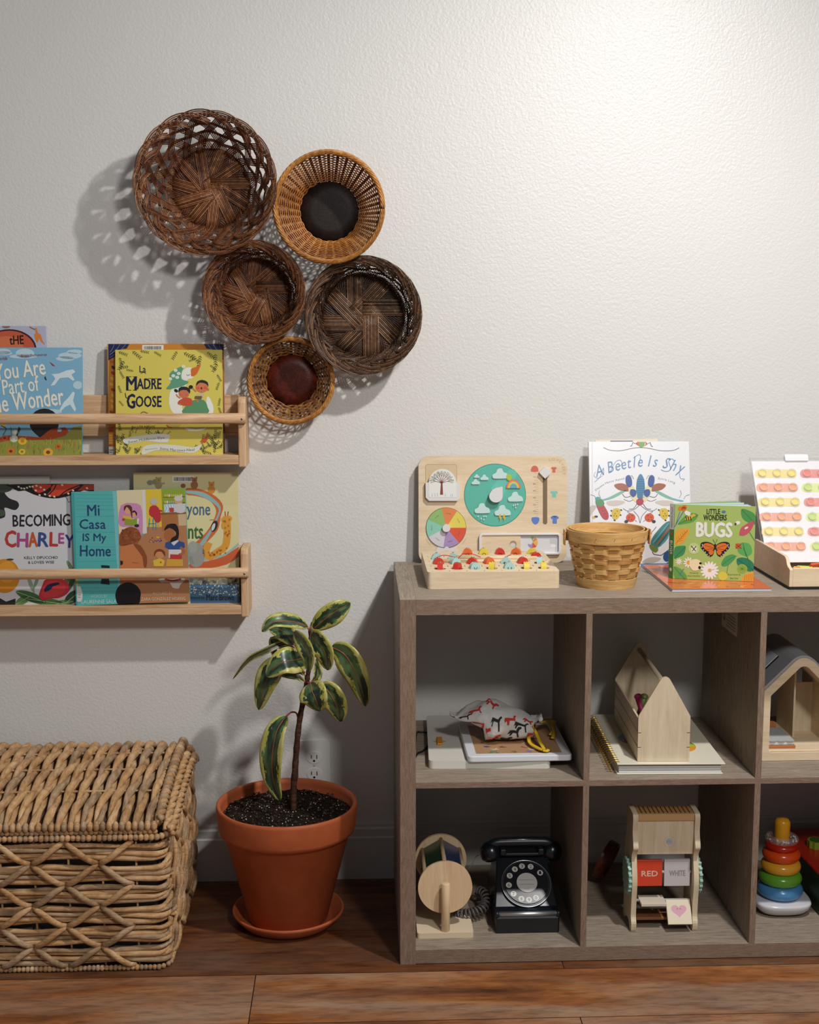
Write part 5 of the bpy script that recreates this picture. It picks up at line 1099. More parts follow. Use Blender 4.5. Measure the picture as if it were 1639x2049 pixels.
a.line([(915, 740), (960, 660), (985, 620)], 7, '#4f78a8', 1.8); a.line([(925, 720), (955, 625)], 5, '#4f78a8', 1.8); a.line([(985, 1060), (950, 1110)], 7, '#4f78a8', 1.8)
a.ell(1025, 670, 34, 16, '#d8b440', 3, -25)
for x in (1000, 1016, 1034): a.line([(x, 660), (x+8, 690)], 7, '#2a2620', 3.4, 0)
a.ell(1060, 652, 14, 11, '#d8b440', 3.2); a.ell(1008, 634, 16, 18, '#e8e6da', 3.5, -20); a.ell(1024, 640, 12, 16, '#e8e6da', 3.6, 10)
a.text('LiTTLE', 1160, 604, 1262, 642, '#2c3a26', 3, bold=.02); a.text('WONDERS', 1136, 648, 1312, 690, '#2c3a26', 3, bold=.025); a.ell(1290, 625, 16, 10, '#4f78a8', 3)
a.text('BUGS', 1082, 708, 1352, 816, '#e6e6dc', 3, bold=.045, rot=1)
a.poly([(1408, 800), (1420, 750), (1470, 715), (1520, 692), (1515, 730), (1490, 775), (1450, 805), (1415, 806)], '#c25a68', 2, 3); a.ell(1462, 748, 16, 8, '#ecd6cc', 3, -30); a.line([(1485, 780), (1515, 830), (1530, 850)], 7, GL, 1.8); a.ell(1395, 710, 20, 14, '#e6e8dc', 3, -20); a.ell(1380, 718, 8, 10, '#5a4a30', 3.4)
MO = '#d8702c'
for s in (1, -1):
    g = lambda P: [(1224+s*(x-1224), y) for x, y in P]
    a.poly(g([(1230, 880), (1280, 855), (1330, 862), (1332, 900), (1300, 935), (1270, 968), (1240, 955), (1230, 915)]), '#221c1a', 3, 3); a.poly(g([(1236, 882), (1280, 864), (1312, 872), (1312, 898), (1280, 925), (1240, 915)]), MO, 3.5, 3); a.poly(g([(1236, 920), (1275, 930), (1262, 955), (1242, 948)]), MO, 3.5, 2)
    for x, y in ((1322, 875), (1325, 895), (1312, 915), (1298, 932), (1284, 950), (1320, 885), (1270, 962)): a.ell(*g([(x, y)])[0], 4, 4, '#e6e2d6', 4, 0, 6)
    a.line(g([(1240, 900), (1305, 880)]), 2.5, '#221c1a', 4, 0); a.line(g([(1240, 905), (1295, 915)]), 2.5, '#221c1a', 4, 0); a.line(g([(1226, 862), (1240, 840), (1234, 838)]), 2.5, '#3a3426', 3)
a.ell(1224, 890, 8, 24, '#2a2422', 4.4)
def daisy(x, y, R, n=12, c='#ddd6b0'):
    for k in range(n): an = 360*k/n; a.ell(x+cos(radians(an))*R*.58, y+sin(radians(an))*R*.58, R*.45, R*.14, '#e8e8e2', 3+.1*(k % 2), an, 10)
    a.ell(x, y, R*.2, R*.2, c, 3.6)
daisy(1182, 1072, 70, 15, '#d8a860'); daisy(1022, 1012, 42, 11, '#dc9a3c'); daisy(948, 1005, 26, 9, '#e0c070')
a.line([(1182, 1130), (1192, 1165)], 7, GL, 2); a.ell(1022, 1012, 17, 17, '#dfa23c', 3.8)
a.poly([(1030, 1000), (1075, 985), (1110, 1000), (1120, 1040), (1095, 1070), (1055, 1072), (1035, 1045)], '#e6d8b0', 4, 3); a.ell(1105, 1050, 10, 12, '#1f1c1a', 4.5); a.ell(1112, 1018, 10, 9, '#1f1c1a', 4.5)
a.ell(1062, 905, 42, 44, '#b9cc88', 2); a.ell(1062, 912, 20, 24, '#e0e4d0', 3, 20); a.line([(1042, 885), (1075, 925)], 7, '#6a2c20', 3.6, 0); a.line([(1078, 888), (1050, 925)], 6, '#2c2420', 3.5, 0)
a.ell(1400, 885, 22, 20, '#d05a30', 4); a.line([(1380, 870), (1425, 905)], 3, '#2c2420', 4.3, 0); a.line([(1425, 870), (1380, 905)], 3, '#2c2420', 4.3, 0)
a.poly([(1272, 1015), (1300, 970), (1350, 950), (1385, 965), (1360, 1000), (1320, 1035), (1280, 1040)], '#4f9a58', 2.4, 3); a.line([(1280, 1030), (1330, 990), (1375, 965)], 4, '#2f7a4c', 3); a.line([(1390, 960), (1330, 1010), (1310, 1130)], 4, '#3f8a4c', 2)
a.line([(1440, 900), (1480, 1000), (1492, 1080)], 6, '#2f7a44', 2.2); a.ell(1430, 1060, 40, 36, '#95b04c', 2); a.ell(1282, 1115, 36, 34, '#cfc84c', 2.4)
for k in range(12): an = radians(30*k); a.line([(1430, 1060), (1430+34*cos(an), 1060+30*sin(an))], 2, '#5f8a34', 3, 0)
a.text('Written by', 1030, 1085, 1096, 1100, '#5c6a34', 3); a.text('Rose Nestling', 1016, 1108, 1108, 1122, '#5c6a34', 3); a.text('Illustrated by', 1320, 1098, 1420, 1112, '#5c6a34', 3); a.text('Kat Uno', 1340, 1124, 1400, 1138, '#5c6a34', 3)
b.build('front_cover', r)
b = MB(); sa = radians(38); b.box(-.0115, -.0008, 0, .0022, 0, hB, C('#3f7a3c', .4), T=Matrix.Rotation(-sa, 4, 'Z')); b.box(-.0115, -.0008, -.0002, 0, hB*.66, hB, C('#c9c8c2', .4), T=Matrix.Rotation(-sa, 4, 'Z'))
TS = T @ Matrix.Rotation(-sa, 4, 'Z'); a = Art(b, TS, y=-.0003); MS_ = Matrix.Rotation(-sa, 4, 'Z')
def stext(t, x0, z0, x1, z1, col, bold=0):
    vs, fs = glyph(t, 0, 0); ax = min(v[0] for v in vs); bx_ = max(v[0] for v in vs); ay = min(v[1] for v in vs); by_ = max(v[1] for v in vs)
    b.add([(x0+(v[1]-ay)/(by_-ay)*(x1-x0), -.0005, z1-(v[0]-ax)/(bx_-ax)*(z1-z0)) for v in vs], fs, C(col), T=MS_)
stext('BUGS', -.0088, .050, -.0030, .078, '#e6e6dc'); stext('LITTLE WONDERS', -.0082, .105, -.0042, .147, '#6a7a50')
b.add([(x, -.0004, z) for x, z in ell(-.006, .018, .003, .004, 12)][::-1], [list(range(12))], C('#c9c8c2'), T=MS_); b.add([(x, -.0004, z) for x, z in ell(-.006, .092, .002, .004, 12)][::-1], [list(range(12))], C('#b8402c'), T=MS_)
b.build('spine', r)
b = MB(); TB_ = Tr(-.0085, .0075, 0) @ Ro(30, 'Z'); b.box(0, wB*.97, 0, .0025, 0, hB, C(g0, .35), T=TB_); b.build('back_cover', r)
b = MB()
for k, an in enumerate((3, 7, 12, 21, 26)): b.box(0, wB*.97, 0, .0016, .0005, hB-.0008, C(('#c8dce8', '#d8dcc8', '#9cc4d8', '#d0d8b0', '#7fa8c8')[k], .4), T=Tr(-.003-.001*k, .0035+.001*k, 0) @ Ro(an, 'Z'))
b.build('pages', r)
# bingo game box
gx0, gx1 = .7775, 1.10; gy0, gy1 = .064, .305; gz = ZT+.006
r = thing('game_box', 'wooden game box with clear lid of round cups, right end of shelf top', 'toy', ((gx0+gx1)/2, .18, ZT))
b = MB().box(gx0+.001, gx1-.001, gy0+.001, gy1-.001, ZT+.0003, gz, C('#17110e', .6)); b.build('base', r, world=True)
def sidep(x):
    P = [(gy0, gz), (gy0, .784), (gy0+.006, .7865), (gy0+.012, .7875), (gy0+.019, .792), (gy0+.024, .800), (gy0+.031, .8045), (gy0+.040, .806), (gy1-.01, .8085), (gy1, .806), (gy1, gz)]
    b = MB(); n = len(P); b.add([(q, y, z) for q in (x, x+.007) for y, z in P], [list(range(n)), list(range(n, 2*n))[::-1]]+[(i, n+i, n+(i+1) % n, (i+1) % n) for i in range(n)], MBI); b.build('side_panel', r, .0008, 2, world=True)
sidep(gx0); sidep(gx1-.007)
b = MB().box(gx0+.007, gx1-.007, gy0, gy0+.007, gz, .7868, MBI); b.build('front_panel', r, .0008, 2, world=True)
b = MB().box(gx0+.007, gx1-.007, gy1-.007, gy1, gz, .79, MBI); b.build('back_panel', r, .0008, 2, world=True)
b = MB().box(gx0+.007, gx1-.007, gy0+.007, gy1-.007, gz, gz+.004, C('#b89c78', .6)); b.build('floor_panel', r, world=True)
TL = (1500.7, 919); T, w, h = frameT(TL, (1500.7+320, 916), 1520.5, 1850, .770, .225, .365)
def gu(P): return P
I0 = ROOTM[r.name].inverted() @ T
b = MB(); a = Art(b, T, rough=.35); a.Z = (1480, 890, 6.025)
p = a.uv(128, 185); x_l, z_t = p; b.box(x_l+.002, w, 0, .0015, .0, z_t-.003, C('#e4e0e2', .35))
ROWS = [(270, 345, 175, 'yel', 'red'), (285, 515, 175, 'org', 'grn'), (305, 690, 178, 'yel', 'red'), (322, 868, 180, 'org', 'grn'), (350, 1045, 178, 'yel', 'red'), (372, 1225, 180, 'org', 'grn')]
CC = {'yel': ('#e0ce84', '#e6cf5a'), 'org': ('#dd9a80', '#e8955c'), 'red': ('#dc8880', '#e0705c'), 'grn': ('#d2dc90', '#b9d060')}
cups = []
for x, y, dx, c1, c2 in ROWS:
    a.poly(rr(x-85, x+dx*2+70, y-48, y+55, 45, 6), CC[c1][0], 1); x2 = x+dx*3+10; a.poly(rr(x2-75, x2+700, y-48, y+55, 45, 6), CC[c2][0], 1)
    for k in range(3): cups.append((x+dx*k, y, CC[c1][1]))
    for k in range(3): cups.append((x2+dx*k, y, CC[c2][1]))
o = MB(); 
o_ = b.build('printed_sheet', r); o_.matrix_local = I0
b = MB()
for x0_, x1_, z0_, z1_ in ((x_l-.003, x_l-.001, -.002, z_t+.001), (x_l-.003, w, z_t, z_t+.002)): b.box(x0_, x1_, -.012, .004, z0_, z1_, CLR)
b.box(x_l-.001, w, -.0055, -.0045, 0, z_t, alpha_mat('lid_window', '#f4f6f8', .05)); o_ = b.build('clear_lid', r, .0005, 1); o_.matrix_local = I0
b = MB(); p, q = a.uv(545, 205), a.uv(812, 140); b.prism(rr(p[0], q[0], p[1], q[1]+.002, .003, 4), -.006, .004, C('#f0eff0', .3)); o_ = b.build('lid_latch', r, .0008, 2); o_.matrix_local = I0
cm = alpha_mat('cup_plastic', '#ffffff', .22, .05)
for x, y, cc in cups:
    c = a.uv(x, y+5); b = MB(); b.lathe([(.0098, 0), (.0094, .009), (.0088, .010), (.0080, .009), (.0078, .0005)], cm, 28, T=Tr(c[0], 0, c[1]) @ Ro(90, 'X')); b.prism(ell(c[0], c[1], .0078, .0078, 20), -.0022, -.0002, C(cc, .4)); o_ = b.build('cup', r); o_.matrix_local = I0
for n_c, (x, y, ro, cc, nm, wh) in enumerate(((655, 1440, 40, '#e07a3c', 'orange', 'left corner'), (700, 1400, 10, '#dfc84a', 'yellow', 'left side'), (770, 1440, -20, '#8fbe5c', 'green', 'front'), (880, 1440, 30, '#e05a2c', 'orange-red', 'middle'), (940, 1420, 0, '#e8d85c', 'yellow', 'right part'), (790, 1390, 15, '#dfc84a', 'yellow', 'rear'))):
    p = at(1480+x/6.025, 890+y/6.025, .085+.014*(n_c % 4)); T2 = Tr(p.x, p.y, .770+.0035*n_c*0+.006) @ Ro(ro, 'Z') @ Ro(35+10*(n_c % 3), 'X'); q = thing('game_chip', f'{nm} plastic piece in the {wh} of the wooden game box tray', 'game piece', T2, 'loose pieces in the game box'); b = MB(); b.box(-.012, .012, -.0025, .0025, -.008, .012, C(cc, .35)); b.build('chip', q, .001, 2)
# ---------------------------------------------------------------- upper left cell
# white case
r = thing('light_board', 'flat off-white case with an orange peg, lowest in the upper left cell', 'toy', Matrix.Translation((.190, .235, Z1+.0003)) @ Ro(-2.2, 'Z'))
b = MB(); b.prism(rr(-.123, .123, -.160, .155, .010, 5), 0, .0165, C('#d6d2c8', .35), T=TM); b.build('case', r, .0025, 3)
b = MB(); b.prism(ell(-.098, -.035, .014, .007, 20), .0150, .0169, C('#b8a878', .5), T=TM); b.build('peg_slot', r)
b = MB(); b.box(-.104, -.092, -.060, -.014, .0166, .021, C('#d98a1f', .35)); b.build('orange_peg', r, .0015, 2)
# cord on the left
r = thing('power_cord', 'thin black cord lying at the left wall of the upper left cell', 'cord', (.05, .2, Z1))
def z4d(x, y, z): return atz(820+x/4.43, 1220+y/4.43, z)
b = MB(); b.tube(spl([tuple(z4d(x, y, Z1+dz)) for x, y, dz in ((265, 1100, .012), (240, 1095, .012), (215, 1115, .004), (150, 1090, .003), (95, 1085, .003), (60, 1100, .003))]+[(T_+.004, .16, Z1+.003), (T_+.004, .14, Z1+.003)]+[tuple(z4d(x, y, Z1+.003)) for x, y in ((75, 1270, ), (120, 1250), (175, 1180), (215, 1120))], 6), .0019, C('#1a1817', .5), 8); b.tube([z4d(208, 1125, Z1+.006), z4d(222, 1118, Z1+.009), z4d(250, 1098, Z1+.012)], .004, C('#1a1817', .5), 8); b.build('cable', r, world=True)
# magnet board
zc = Z1+.0003+.0165; T = Matrix.Translation((.2435, .182, zc+.0003)) @ Ro(.5, 'Z')
r = thing('magnetic_board', 'white-framed tan drawing board with printed bugs, on the off-white case', 'toy', T)
b = MB(); W2, D2 = .106, .115; b.ring(rr(-W2, W2, -D2, D2, .010, 5), rr(-W2+.019, W2-.019, -D2+.018, D2-.018, .0015, 5), 0, .0125, C('#dcdde2', .3), T=TM); b.build('frame', r, .002, 2)
b = MB(); b.box(-W2+.018, W2-.018, -D2+.017, D2-.017, .001, .0105, C('#b08a64', .4)); TB2 = T @ Tr(0, 0, .0106) @ Ro(-90, 'X')
a = Art(b, TB2, mode='local'); random.seed(11)
def flat(P, col, lay=1): b.add([(x, y, .0106+lay*.00012) for x, y in P], [list(range(len(P)))], C(col, .4))
for i, (x, y, cc) in enumerate([(-.07, -.02, '#a8453c'), (-.035, -.012, '#6a8a5a'), (.0, -.014, '#a8705a'), (-.06, -.048, '#34488a'), (-.03, -.052, '#8a4038'), (.012, -.055, '#b0484a'), (.05, -.05, '#3a3a54'), (-.05, -.082, '#3f8a78'), (-.01, -.084, '#9a6048'), (.022, -.083, '#7a78b0'), (.06, -.082, '#34488a'), (-.07, .02, '#3f8a78'), (.05, .0, '#3a3a54'), (.02, -.03, '#d8c8b0'), (-.045, -.068, '#e0d4c0'), (.03, -.07, '#e0d4c0')]):
    for k in range(5): an = random.uniform(0, 180); flat(ell(x+random.uniform(-.006, .006), y+random.uniform(-.003, .003), random.uniform(.003, .0075), .0016, 8, an), cc, 1+k*.4)
b.build('drawing_surface', r)
# drawstring bag
zb2 = zc+.0128+.0006
def z4y(x, y, Y): return at(820+x/4.43, 1220+y/4.43, Y)
r = thing('drawstring_bag', 'white cloth bag printed with red and black horses, on the drawing board', 'bag', (.2, .19, zb2))
keys = [(350, 966, 984, 0), (420, 908, 1010, .25), (500, 855, 1030, .5), (600, 818, 1060, .8), (700, 797, 1085, 1), (790, 818, 1090, .95), (900, 852, 1075, .85), (1000, 900, 1062, .7), (1080, 945, 1050, .5), (1135, 975, 1025, .22), (1160, 985, 1010, .12)]
NS, NU = 60, 28; vs = []; fs = []
def kint(t):
    q = t*(len(keys)-1); i = min(len(keys)-2, int(q)); f_ = q-i; f2 = f_*f_*(3-2*f_)*.5+f_*.5
    return [keys[i][j]+(keys[i+1][j]-keys[i][j])*f2 for j in range(4)]
random.seed(4)
def bagpt(t, u):
    x, yt, yb, dp = kint(t)
    pass
    pt = z4y(x, yt, .21); h_ = max(.004, pt.z-zb2); ysz = .010+.050*dp
    a_ = 2*pi*u; c_, s_ = cos(a_), sin(a_)
    zl = max(zb2, z4y(x, yb, .15).z) if t < .35 or t > .8 else zb2; h_ = max(.003, pt.z-zl)
    yy = .195+ysz*(abs(c_)**.8)*(1 if c_ > 0 else -1); zz = zl+h_*.5+h_*.5*(abs(s_)**.75)*(1 if s_ > 0 else -1)
    wr = .0022*sin(9*t*pi+6*a_)*dp+.0016*sin(23*t+3*a_)+(.003*abs(sin(a_*7)) if t > .88 else 0)
    front = max(0, -c_); zz -= front*0
    return V((pt.x, yy+wr*c_, max(zb2+.0002, zz+wr*s_)))
for i in range(NS+1):
    for k in range(NU): vs.append(bagpt(i/NS, k/NU))
for i in range(NS):
    for k in range(NU): k2 = (k+1) % NU; fs.append((i*NU+k, i*NU+k2, (i+1)*NU+k2, (i+1)*NU+k))
fs.append(list(range(NU))[::-1]); fs.append([NS*NU+k for k in range(NU)])
t_c = NT('white_cotton'); t_c.bump(t_c.noise(t_c.coords(), 45, 4, .6, .6), .5, .006); t_c.b.inputs['Base Color'].default_value = lin('#d2cfcb'); MCT = t_c.fin(None, .85, .1)
b = MB(); b.add(vs, fs, MCT, True)
HORSE = [(-.5, .1), (-.42, -.12), (-.2, -.15), (.15, -.12), (.3, -.42), (.5, -.5), (.55, -.35), (.38, -.2), (.32, .05), (.4, .5), (.28, .5), (.2, .12), (-.18, .12), (-.3, .5), (-.42, .5), (-.35, .15), (-.55, .35)]
def decal(t0, u0, st, su, rot, cc):
    c_, s_ = cos(radians(rot)), sin(radians(rot)); tri = []
    P = [(x*c_-y*s_, x*s_+y*c_) for x, y in HORSE]; P = [p for i in range(len(P)) for p in (P[i], ((P[i][0]+P[(i+1) % len(P)][0])/2, (P[i][1]+P[(i+1) % len(P)][1])/2))]
    o = []
    for x, y in P:
        t, u = min(.99, max(.01, t0+x*st)), u0+y*su; p = bagpt(t, u); q = (bagpt(t, u+.01)-p).cross(bagpt(t+.01, u)-p).normalized()
        if q.dot(CAM-p) < 0: q = -q
        o.append(p+q*.0012)
    b.add(o, [list(range(len(o)))], C(cc, .8))
RD, BK = '#c23424', '#262020'
for t0, u0, st, su, ro, cc in ((.17, .45, .10, .055, 10, BK), (.30, .55, .13, .06, 15, RD), (.27, .36, .1, .05, -10, RD), (.40, .59, .14, .05, -8, RD), (.42, .27, .08, .06, 60, RD), (.44, .45, .08, .06, 20, BK), (.57, .42, .09, .05, -20, RD), (.60, .52, .09, .05, 5, BK), (.66, .45, .11, .055, 15, BK), (.76, .52, .08, .05, 0, RD), (.73, .36, .09, .045, 20, RD), (.53, .62, .08, .04, 0, BK), (.34, .66, .06, .03, 40, BK), (.03, .5, .05, .09, 0, '#6a3a30'), (.84, .56, .1, .06, 30, RD), (.83, .42, .09, .04, -20, BK)): decal(t0, u0, st*1.15, su*1.9, ro*.6, cc)
b.build('pouch', r, world=True)
YR = C('#dcb32c', .4)
def ribbon(P, w=.0042):
    pts = spl([tuple(p) for p in P], 6); b = MB(); b.tube(pts, w, YR, 6, flat=.14, up=(0, -.5, 1)); b.build('ribbon', r, world=True)
zr2 = zb2+.004
ribbon([z4y(1085, 1030, .155), z4d(1060, 1090, zr2+.012), z4d(1060, 1170, zr2+.002), z4d(1110, 1210, zr2), z4d(1200, 1250, zr2), z4d(1232, 1238, zr2)])
ribbon([z4y(1095, 1030, .155), z4d(1120, 1090, zr2+.014), z4d(1150, 1160, zr2+.006), z4d(1185, 1225, zr2+.001), z4d(1195, 1255, zr2)])
ribbon([z4y(1165, 995, .18), z4d(1215, 985, zr2+.012), z4d(1280, 990, zr2+.01), z4d(1270, 1030, zr2+.008), z4d(1280, 1090, zr2+.002), z4d(1265, 1140, zr2)])
ribbon([z4y(1160, 1000, .18), z4d(1225, 1005, zr2+.01), z4d(1275, 1050, zr2+.004), z4d(1245, 1110, zr2)])
# ---------------------------------------------------------------- upper middle cell
r = thing('spiral_notebook', 'cream spiral notebook with gold coil, under the wooden house-shaped caddy', 'notebook', Matrix.Translation((.5425, .2, Z1+.0003)) @ Ro(-1.5, 'Z'))
b = MB(); CRM = C('#ded8c4', .5); b.box(-.104, .108, -.172, .165, 0, .0015, CRM); b.build('back_cover', r, .0005, 1)
b = MB(); b.box(-.104, .112, -.174, .165, .0205, .0222, CRM)
def flat2(P, col, lay=1): b.add([(x, y, .0222+lay*.0001) for x, y in P], [list(range(len(P)))], C(col, .5))
flat2(ell(-.050, -.015, .026, .038, 26), '#e9e4d6', 1); flat2(ell(-.050, -.012, .024, .034, 26, 0, 20, 200), '#7fb4cc', 2); flat2(ell(-.048, -.016, .024, .034, 26, 0, 190, 300), '#c85a9a', 2.4); flat2(ell(-.044, -.024, .02, .024, 20), '#b86aa8', 3)
flat2(ell(.050, -.060, .030, .042, 26), '#e9e4d6', 1); flat2(ell(.050, -.060, .028, .04, 26, 0, 0, 180), '#6f9a2c', 2); flat2(ell(.050, -.060, .028, .04, 26, 0, 180, 360), '#dd9a2c', 2.4); flat2(ell(.053, -.060, .024, .012, 20), '#b8b83a', 3)
b.build('front_cover', r, .0004, 1)
b = MB()
for k in range(4): b.box(-.100, .106-.002*(k % 2), -.168+.001*k, .163, .0018+k*.0047, .0018+k*.0047+.0040, C(('#d2d0cf', '#dad8d6')[k % 2], .7))
b.build('page_block', r, .0004, 1)
b = MB(); pts = []; N_ = 23; GD = C('#c9a048', .25, .5, 1)
for q in range(N_*14+1): a_ = 2*pi*q/14; pts.append((-.106+.0125*cos(a_), -.165+.32*q/(N_*14), .0115+.0135*sin(a_)))
b.tube(pts, .0010, GD, 6); b.build('coil', r)
# tool caddy
A0 = V((.4768, .042, 0)); A1 = V((.5806, .0385, 0)); X = (A1-A0).normalized(); Yv = V((0, 0, 1)).cross(X); zq = Z1+.0003+.0222+.0006
T = Matrix(((X.x, Yv.x, 0, A0.x), (X.y, Yv.y, 0, A0.y), (0, 0, 1, zq), (0, 0, 0, 1))); T = T
r = thing('tool_caddy', 'house-shaped pale wooden toy tool caddy with a rod handle, on the cream notebook', 'toy', T)
wC = (A1-A0).length; hs, ha, dC = .0925, .1735, .285
def gable():
    P = [(0, 0), (wC, 0), (wC, hs), (wC-.001, hs+.002)]; cx = wC/2; rr_ = .011
    P += [(cx+rr_*cos(radians(t)), ha-rr_+rr_*sin(radians(t))) for t in (28, 50, 72, 90, 108, 130, 152)]
    return (P+[(.001, hs+.002), (0, hs)])[::-1]
for y0, nm in ((0, 'front'), (dC, 'back')):
    b = MB(); b.prism(gable(), y0, y0+.004, MBZ, side=MPLY)
    if not y0:
        for z in (.0285, .0585):
            for x in (0, wC-.006): b.box(x-.0002, x+.0062, -.0002, .0002, z, z+.0012, C('#2a1c10', .8))
    b.build('gable_panel', r, .0003, 1)
for x in (0, wC-.004):
    for k in range(3): b = MB(); b.box(x, x+.004, .0042, dC-.0002, .001+k*.030, .001+k*.030+.0272, MBI); b.build('side_slat', r, .0005, 1)
b = MB(); b.box(.004, wC-.004, .004, dC, .001, .004, MBZ); b.build('floor_panel', r)
b = MB(); b.tube([(wC/2, .003, ha-.016), (wC/2, dC+.001, ha-.016)], .0050, MBZ, 16); b.build('rod_handle', r)
for i, (x, y, cc, nm, ro) in enumerate(((.030, .20, '#6a7a3a', 'olive green', 12), (.052, .17, '#b8306a', 'magenta pink', -14), (.044, .12, '#2c2c30', 'black', 6))):
    q = thing('toy_tool', f'{nm} toy tool standing inside the wooden caddy', 'toy', T @ Tr(x, y, .0045) @ Ro(ro, 'Y') @ Ro(ro, 'X'), 'toy tools in the caddy'); b = MB(); b.tube([(0, 0, 0), (0, 0, .05), (0, 0, .078)], [.006, .006, .0075], C(cc, .45), 12); b.build('grip', q); b = MB(); b.ball((0, 0, .080), (.0085, .0085, .006), C(cc, .4), 14); b.build('head', q)
# ---------------------------------------------------------------- upper right cell: doll house
r = thing('doll_house', 'open wooden doll house with a grey roof in the upper right cell', 'toy', (.828, .1, Z1+.0003))
hz = .216; eav = .1475; hw_ = .0805; th = .014; GY = C('#a3a5a8', .5); dH = .20
def hout(hw, e, top, r_, z0, rb):
    sl = math.atan2(top-e, hw); P = [(-hw+rb, z0), (hw-rb, z0), (hw, z0+rb), (hw, e)]; cz = top-r_/cos(sl)*1.0; cz = top-r_*(1/cos(sl))
    for t in range(6): an = radians(90)-(pi/2-sl)*0+(-1+2*t/5)*-1*(sl); P.append((r_*sin(an-pi/2+0)*0+r_*cos(pi/2+(-1+2*t/5)*sl), cz+r_*sin(pi/2+(-1+2*t/5)*sl)))
    return (P+[(-hw, e), (-hw, z0+rb)])
o1 = hout(hw_, eav, hz+.012, .028, 0, .001); o2 = hout(hw_-th, eav-.010, hz-.0115, .014, .018, .004)
b = MB(); b.ring(o1[::-1], o2[::-1], 0, dH, MBI); b.build('house_frame', r, .0012, 2)
# roof skins
sl = math.atan2(hz+.012-eav, hw_)
for s in (-1, 1):
    b = MB(); L_ = math.hypot(hw_, hz+.012-eav)-.018; T2 = Tr(s*hw_, 0, eav) @ Matrix.Rotation(s*sl if s > 0 else sl*-1, 4, 'Y')
    # local x runs up the slope towards the ridge
    if s < 0: T2 = Tr(-hw_, 0, eav) @ Matrix.Rotation(-sl, 4, 'Y'); xx = (0, L_)
    else: T2 = Tr(hw_, 0, eav) @ Matrix.Rotation(sl, 4, 'Y'); xx = (-L_, 0)
    if s < 0: b.box(.012, L_-.022, .075, .150, .0042, .0052, C('#d5d7da', .5), T2); b.box(.012, L_-.022, .066, .071, .0042, .0050, C('#17171a', .7), T2); b.build('skylight', r)
b = MB(); pth = [p for p in o1 if p[1] >= eav-.0001]; n_ = len(pth)
def off_(i, d):
    a_ = V(pth[max(0, i-1)]); c_ = V(pth[min(n_-1, i+1)]); t_ = (c_-a_).normalized(); nn = V((t_.y, -t_.x)); nn = nn if nn.y > 0 or abs(nn.y) < .01 else -nn
    return V(pth[i])+nn*d
vs = [(q.x, y, q.y) for y in (.006, dH) for d in (.0003, .0040) for q in [off_(i, d) for i in range(n_)]]; fs = []
for i in range(n_-1): fs += [(i, i+1, n_+i+1, n_+i), (2*n_+i, 3*n_+i, 3*n_+i+1, 2*n_+i+1), (n_+i, n_+i+1, 3*n_+i+1, 3*n_+i), (i, 2*n_+i, 2*n_+i+1, i+1)]
fs += [(0, n_, 3*n_, 2*n_), (n_-1, 3*n_-1, 4*n_-1, 2*n_-1)]
b.add(vs, fs, GY); b.build('roof', r)
b = MB(); b.box(.012, .016, .09, dH-.002, .0182, .165, MBZ); b.box(.016, hw_-th, .13, .134, .0182, .13, MBZ); b.build('inner_wall', r, .0005, 1)
b = MB(); b.box(-hw_+th+.0005, hw_-th-.0005, .003, dH-.003, .0182, .0215, MBI); b.build('floor_board', r, .001, 1)
b = MB(); pts = [(-.062, .175, .19)]; 
arc = [(-.075+.055*sin(radians(t)), .185, .155+.088*cos(radians(t))*.9) for t in range(-70, 75, 10)]; b.tube(arc, .0008, alpha_mat('clear_bubble', '#b8b8b8', .5), 6); b.build('clear_arch', r)
T = Matrix.Translation((.828-.0405, .158, Z1+.0003+.0218)); q = thing('toy_bed', 'tiny toy bed with grey scalloped blanket inside the doll house', 'toy', T)
b = MB(); OB = C('#b0703e', .5); b.box(-.0245, .034, -.045, .05, 0, .006, OB); b.prism(rr(-.024, .022, 0, .030, .007, 4), .047, .051, OB); b.build('bed_frame', q, .001, 2)
b = MB(); b.box(-.022, .030, -.042, .045, .0062, .0145, C('#dcdcdc', .7)); b.build('mattress', q, .0015, 2)
b = MB(); P = [(-.0235, .045), (.0315, .045), (.0315, -.043)]+[(.0315-.055*k/12, -.043-.003*abs(sin(pi*k/4))) for k in range(1, 13)]; b.prism([(x, y) for x, y in P], .0147, .0167, C('#a9adad', .85), T=TM)
b.build('blanket', q)
# ---------------------------------------------------------------- lower left cell: spinning drum
r = thing('spinning_drum', 'wooden spinning drum toy with coloured panels on a square base, beside the telephone', 'toy', (.0945, .13, Z2+.0003))
MD = wood('beech_disc', [(.3, '#d3b48c'), (.5, '#dfc29c'), (.7, '#e6cdac')], (12, 12, 1), .45, .08, 1, .15)
b = MB(); b.prism(rr(-.058, .0565, -.083, .125, .005, 4), 0, .0115, C('#dcc9ab', .5), T=TM); b.build('base', r, .0015, 2)
zc = .0975
for y in (-.072, .112):
    b = MB(); b.tube([(0, y, .0115), (0, y, .1125)], .0088, MD, 20); b.build('dowel', r, .0006, 1)
for y0, y1, R_ in ((-.058, -.051, .0555), (.086, .093, .0555)):
    b = MB(); b.prism(ell(0, zc, R_, R_, 56), y0, y1, MD); b.build('disc', r, .0008, 2)
b = MB(); b.tube([(0, -.07, zc), (0, .11, zc)], .003, MD, 10); b.build('axle', r)
cl = ['#2a4a30', '#c9a03c', '#a83a34', '#6a3a70', '#c9682c', '#2c3f6c']
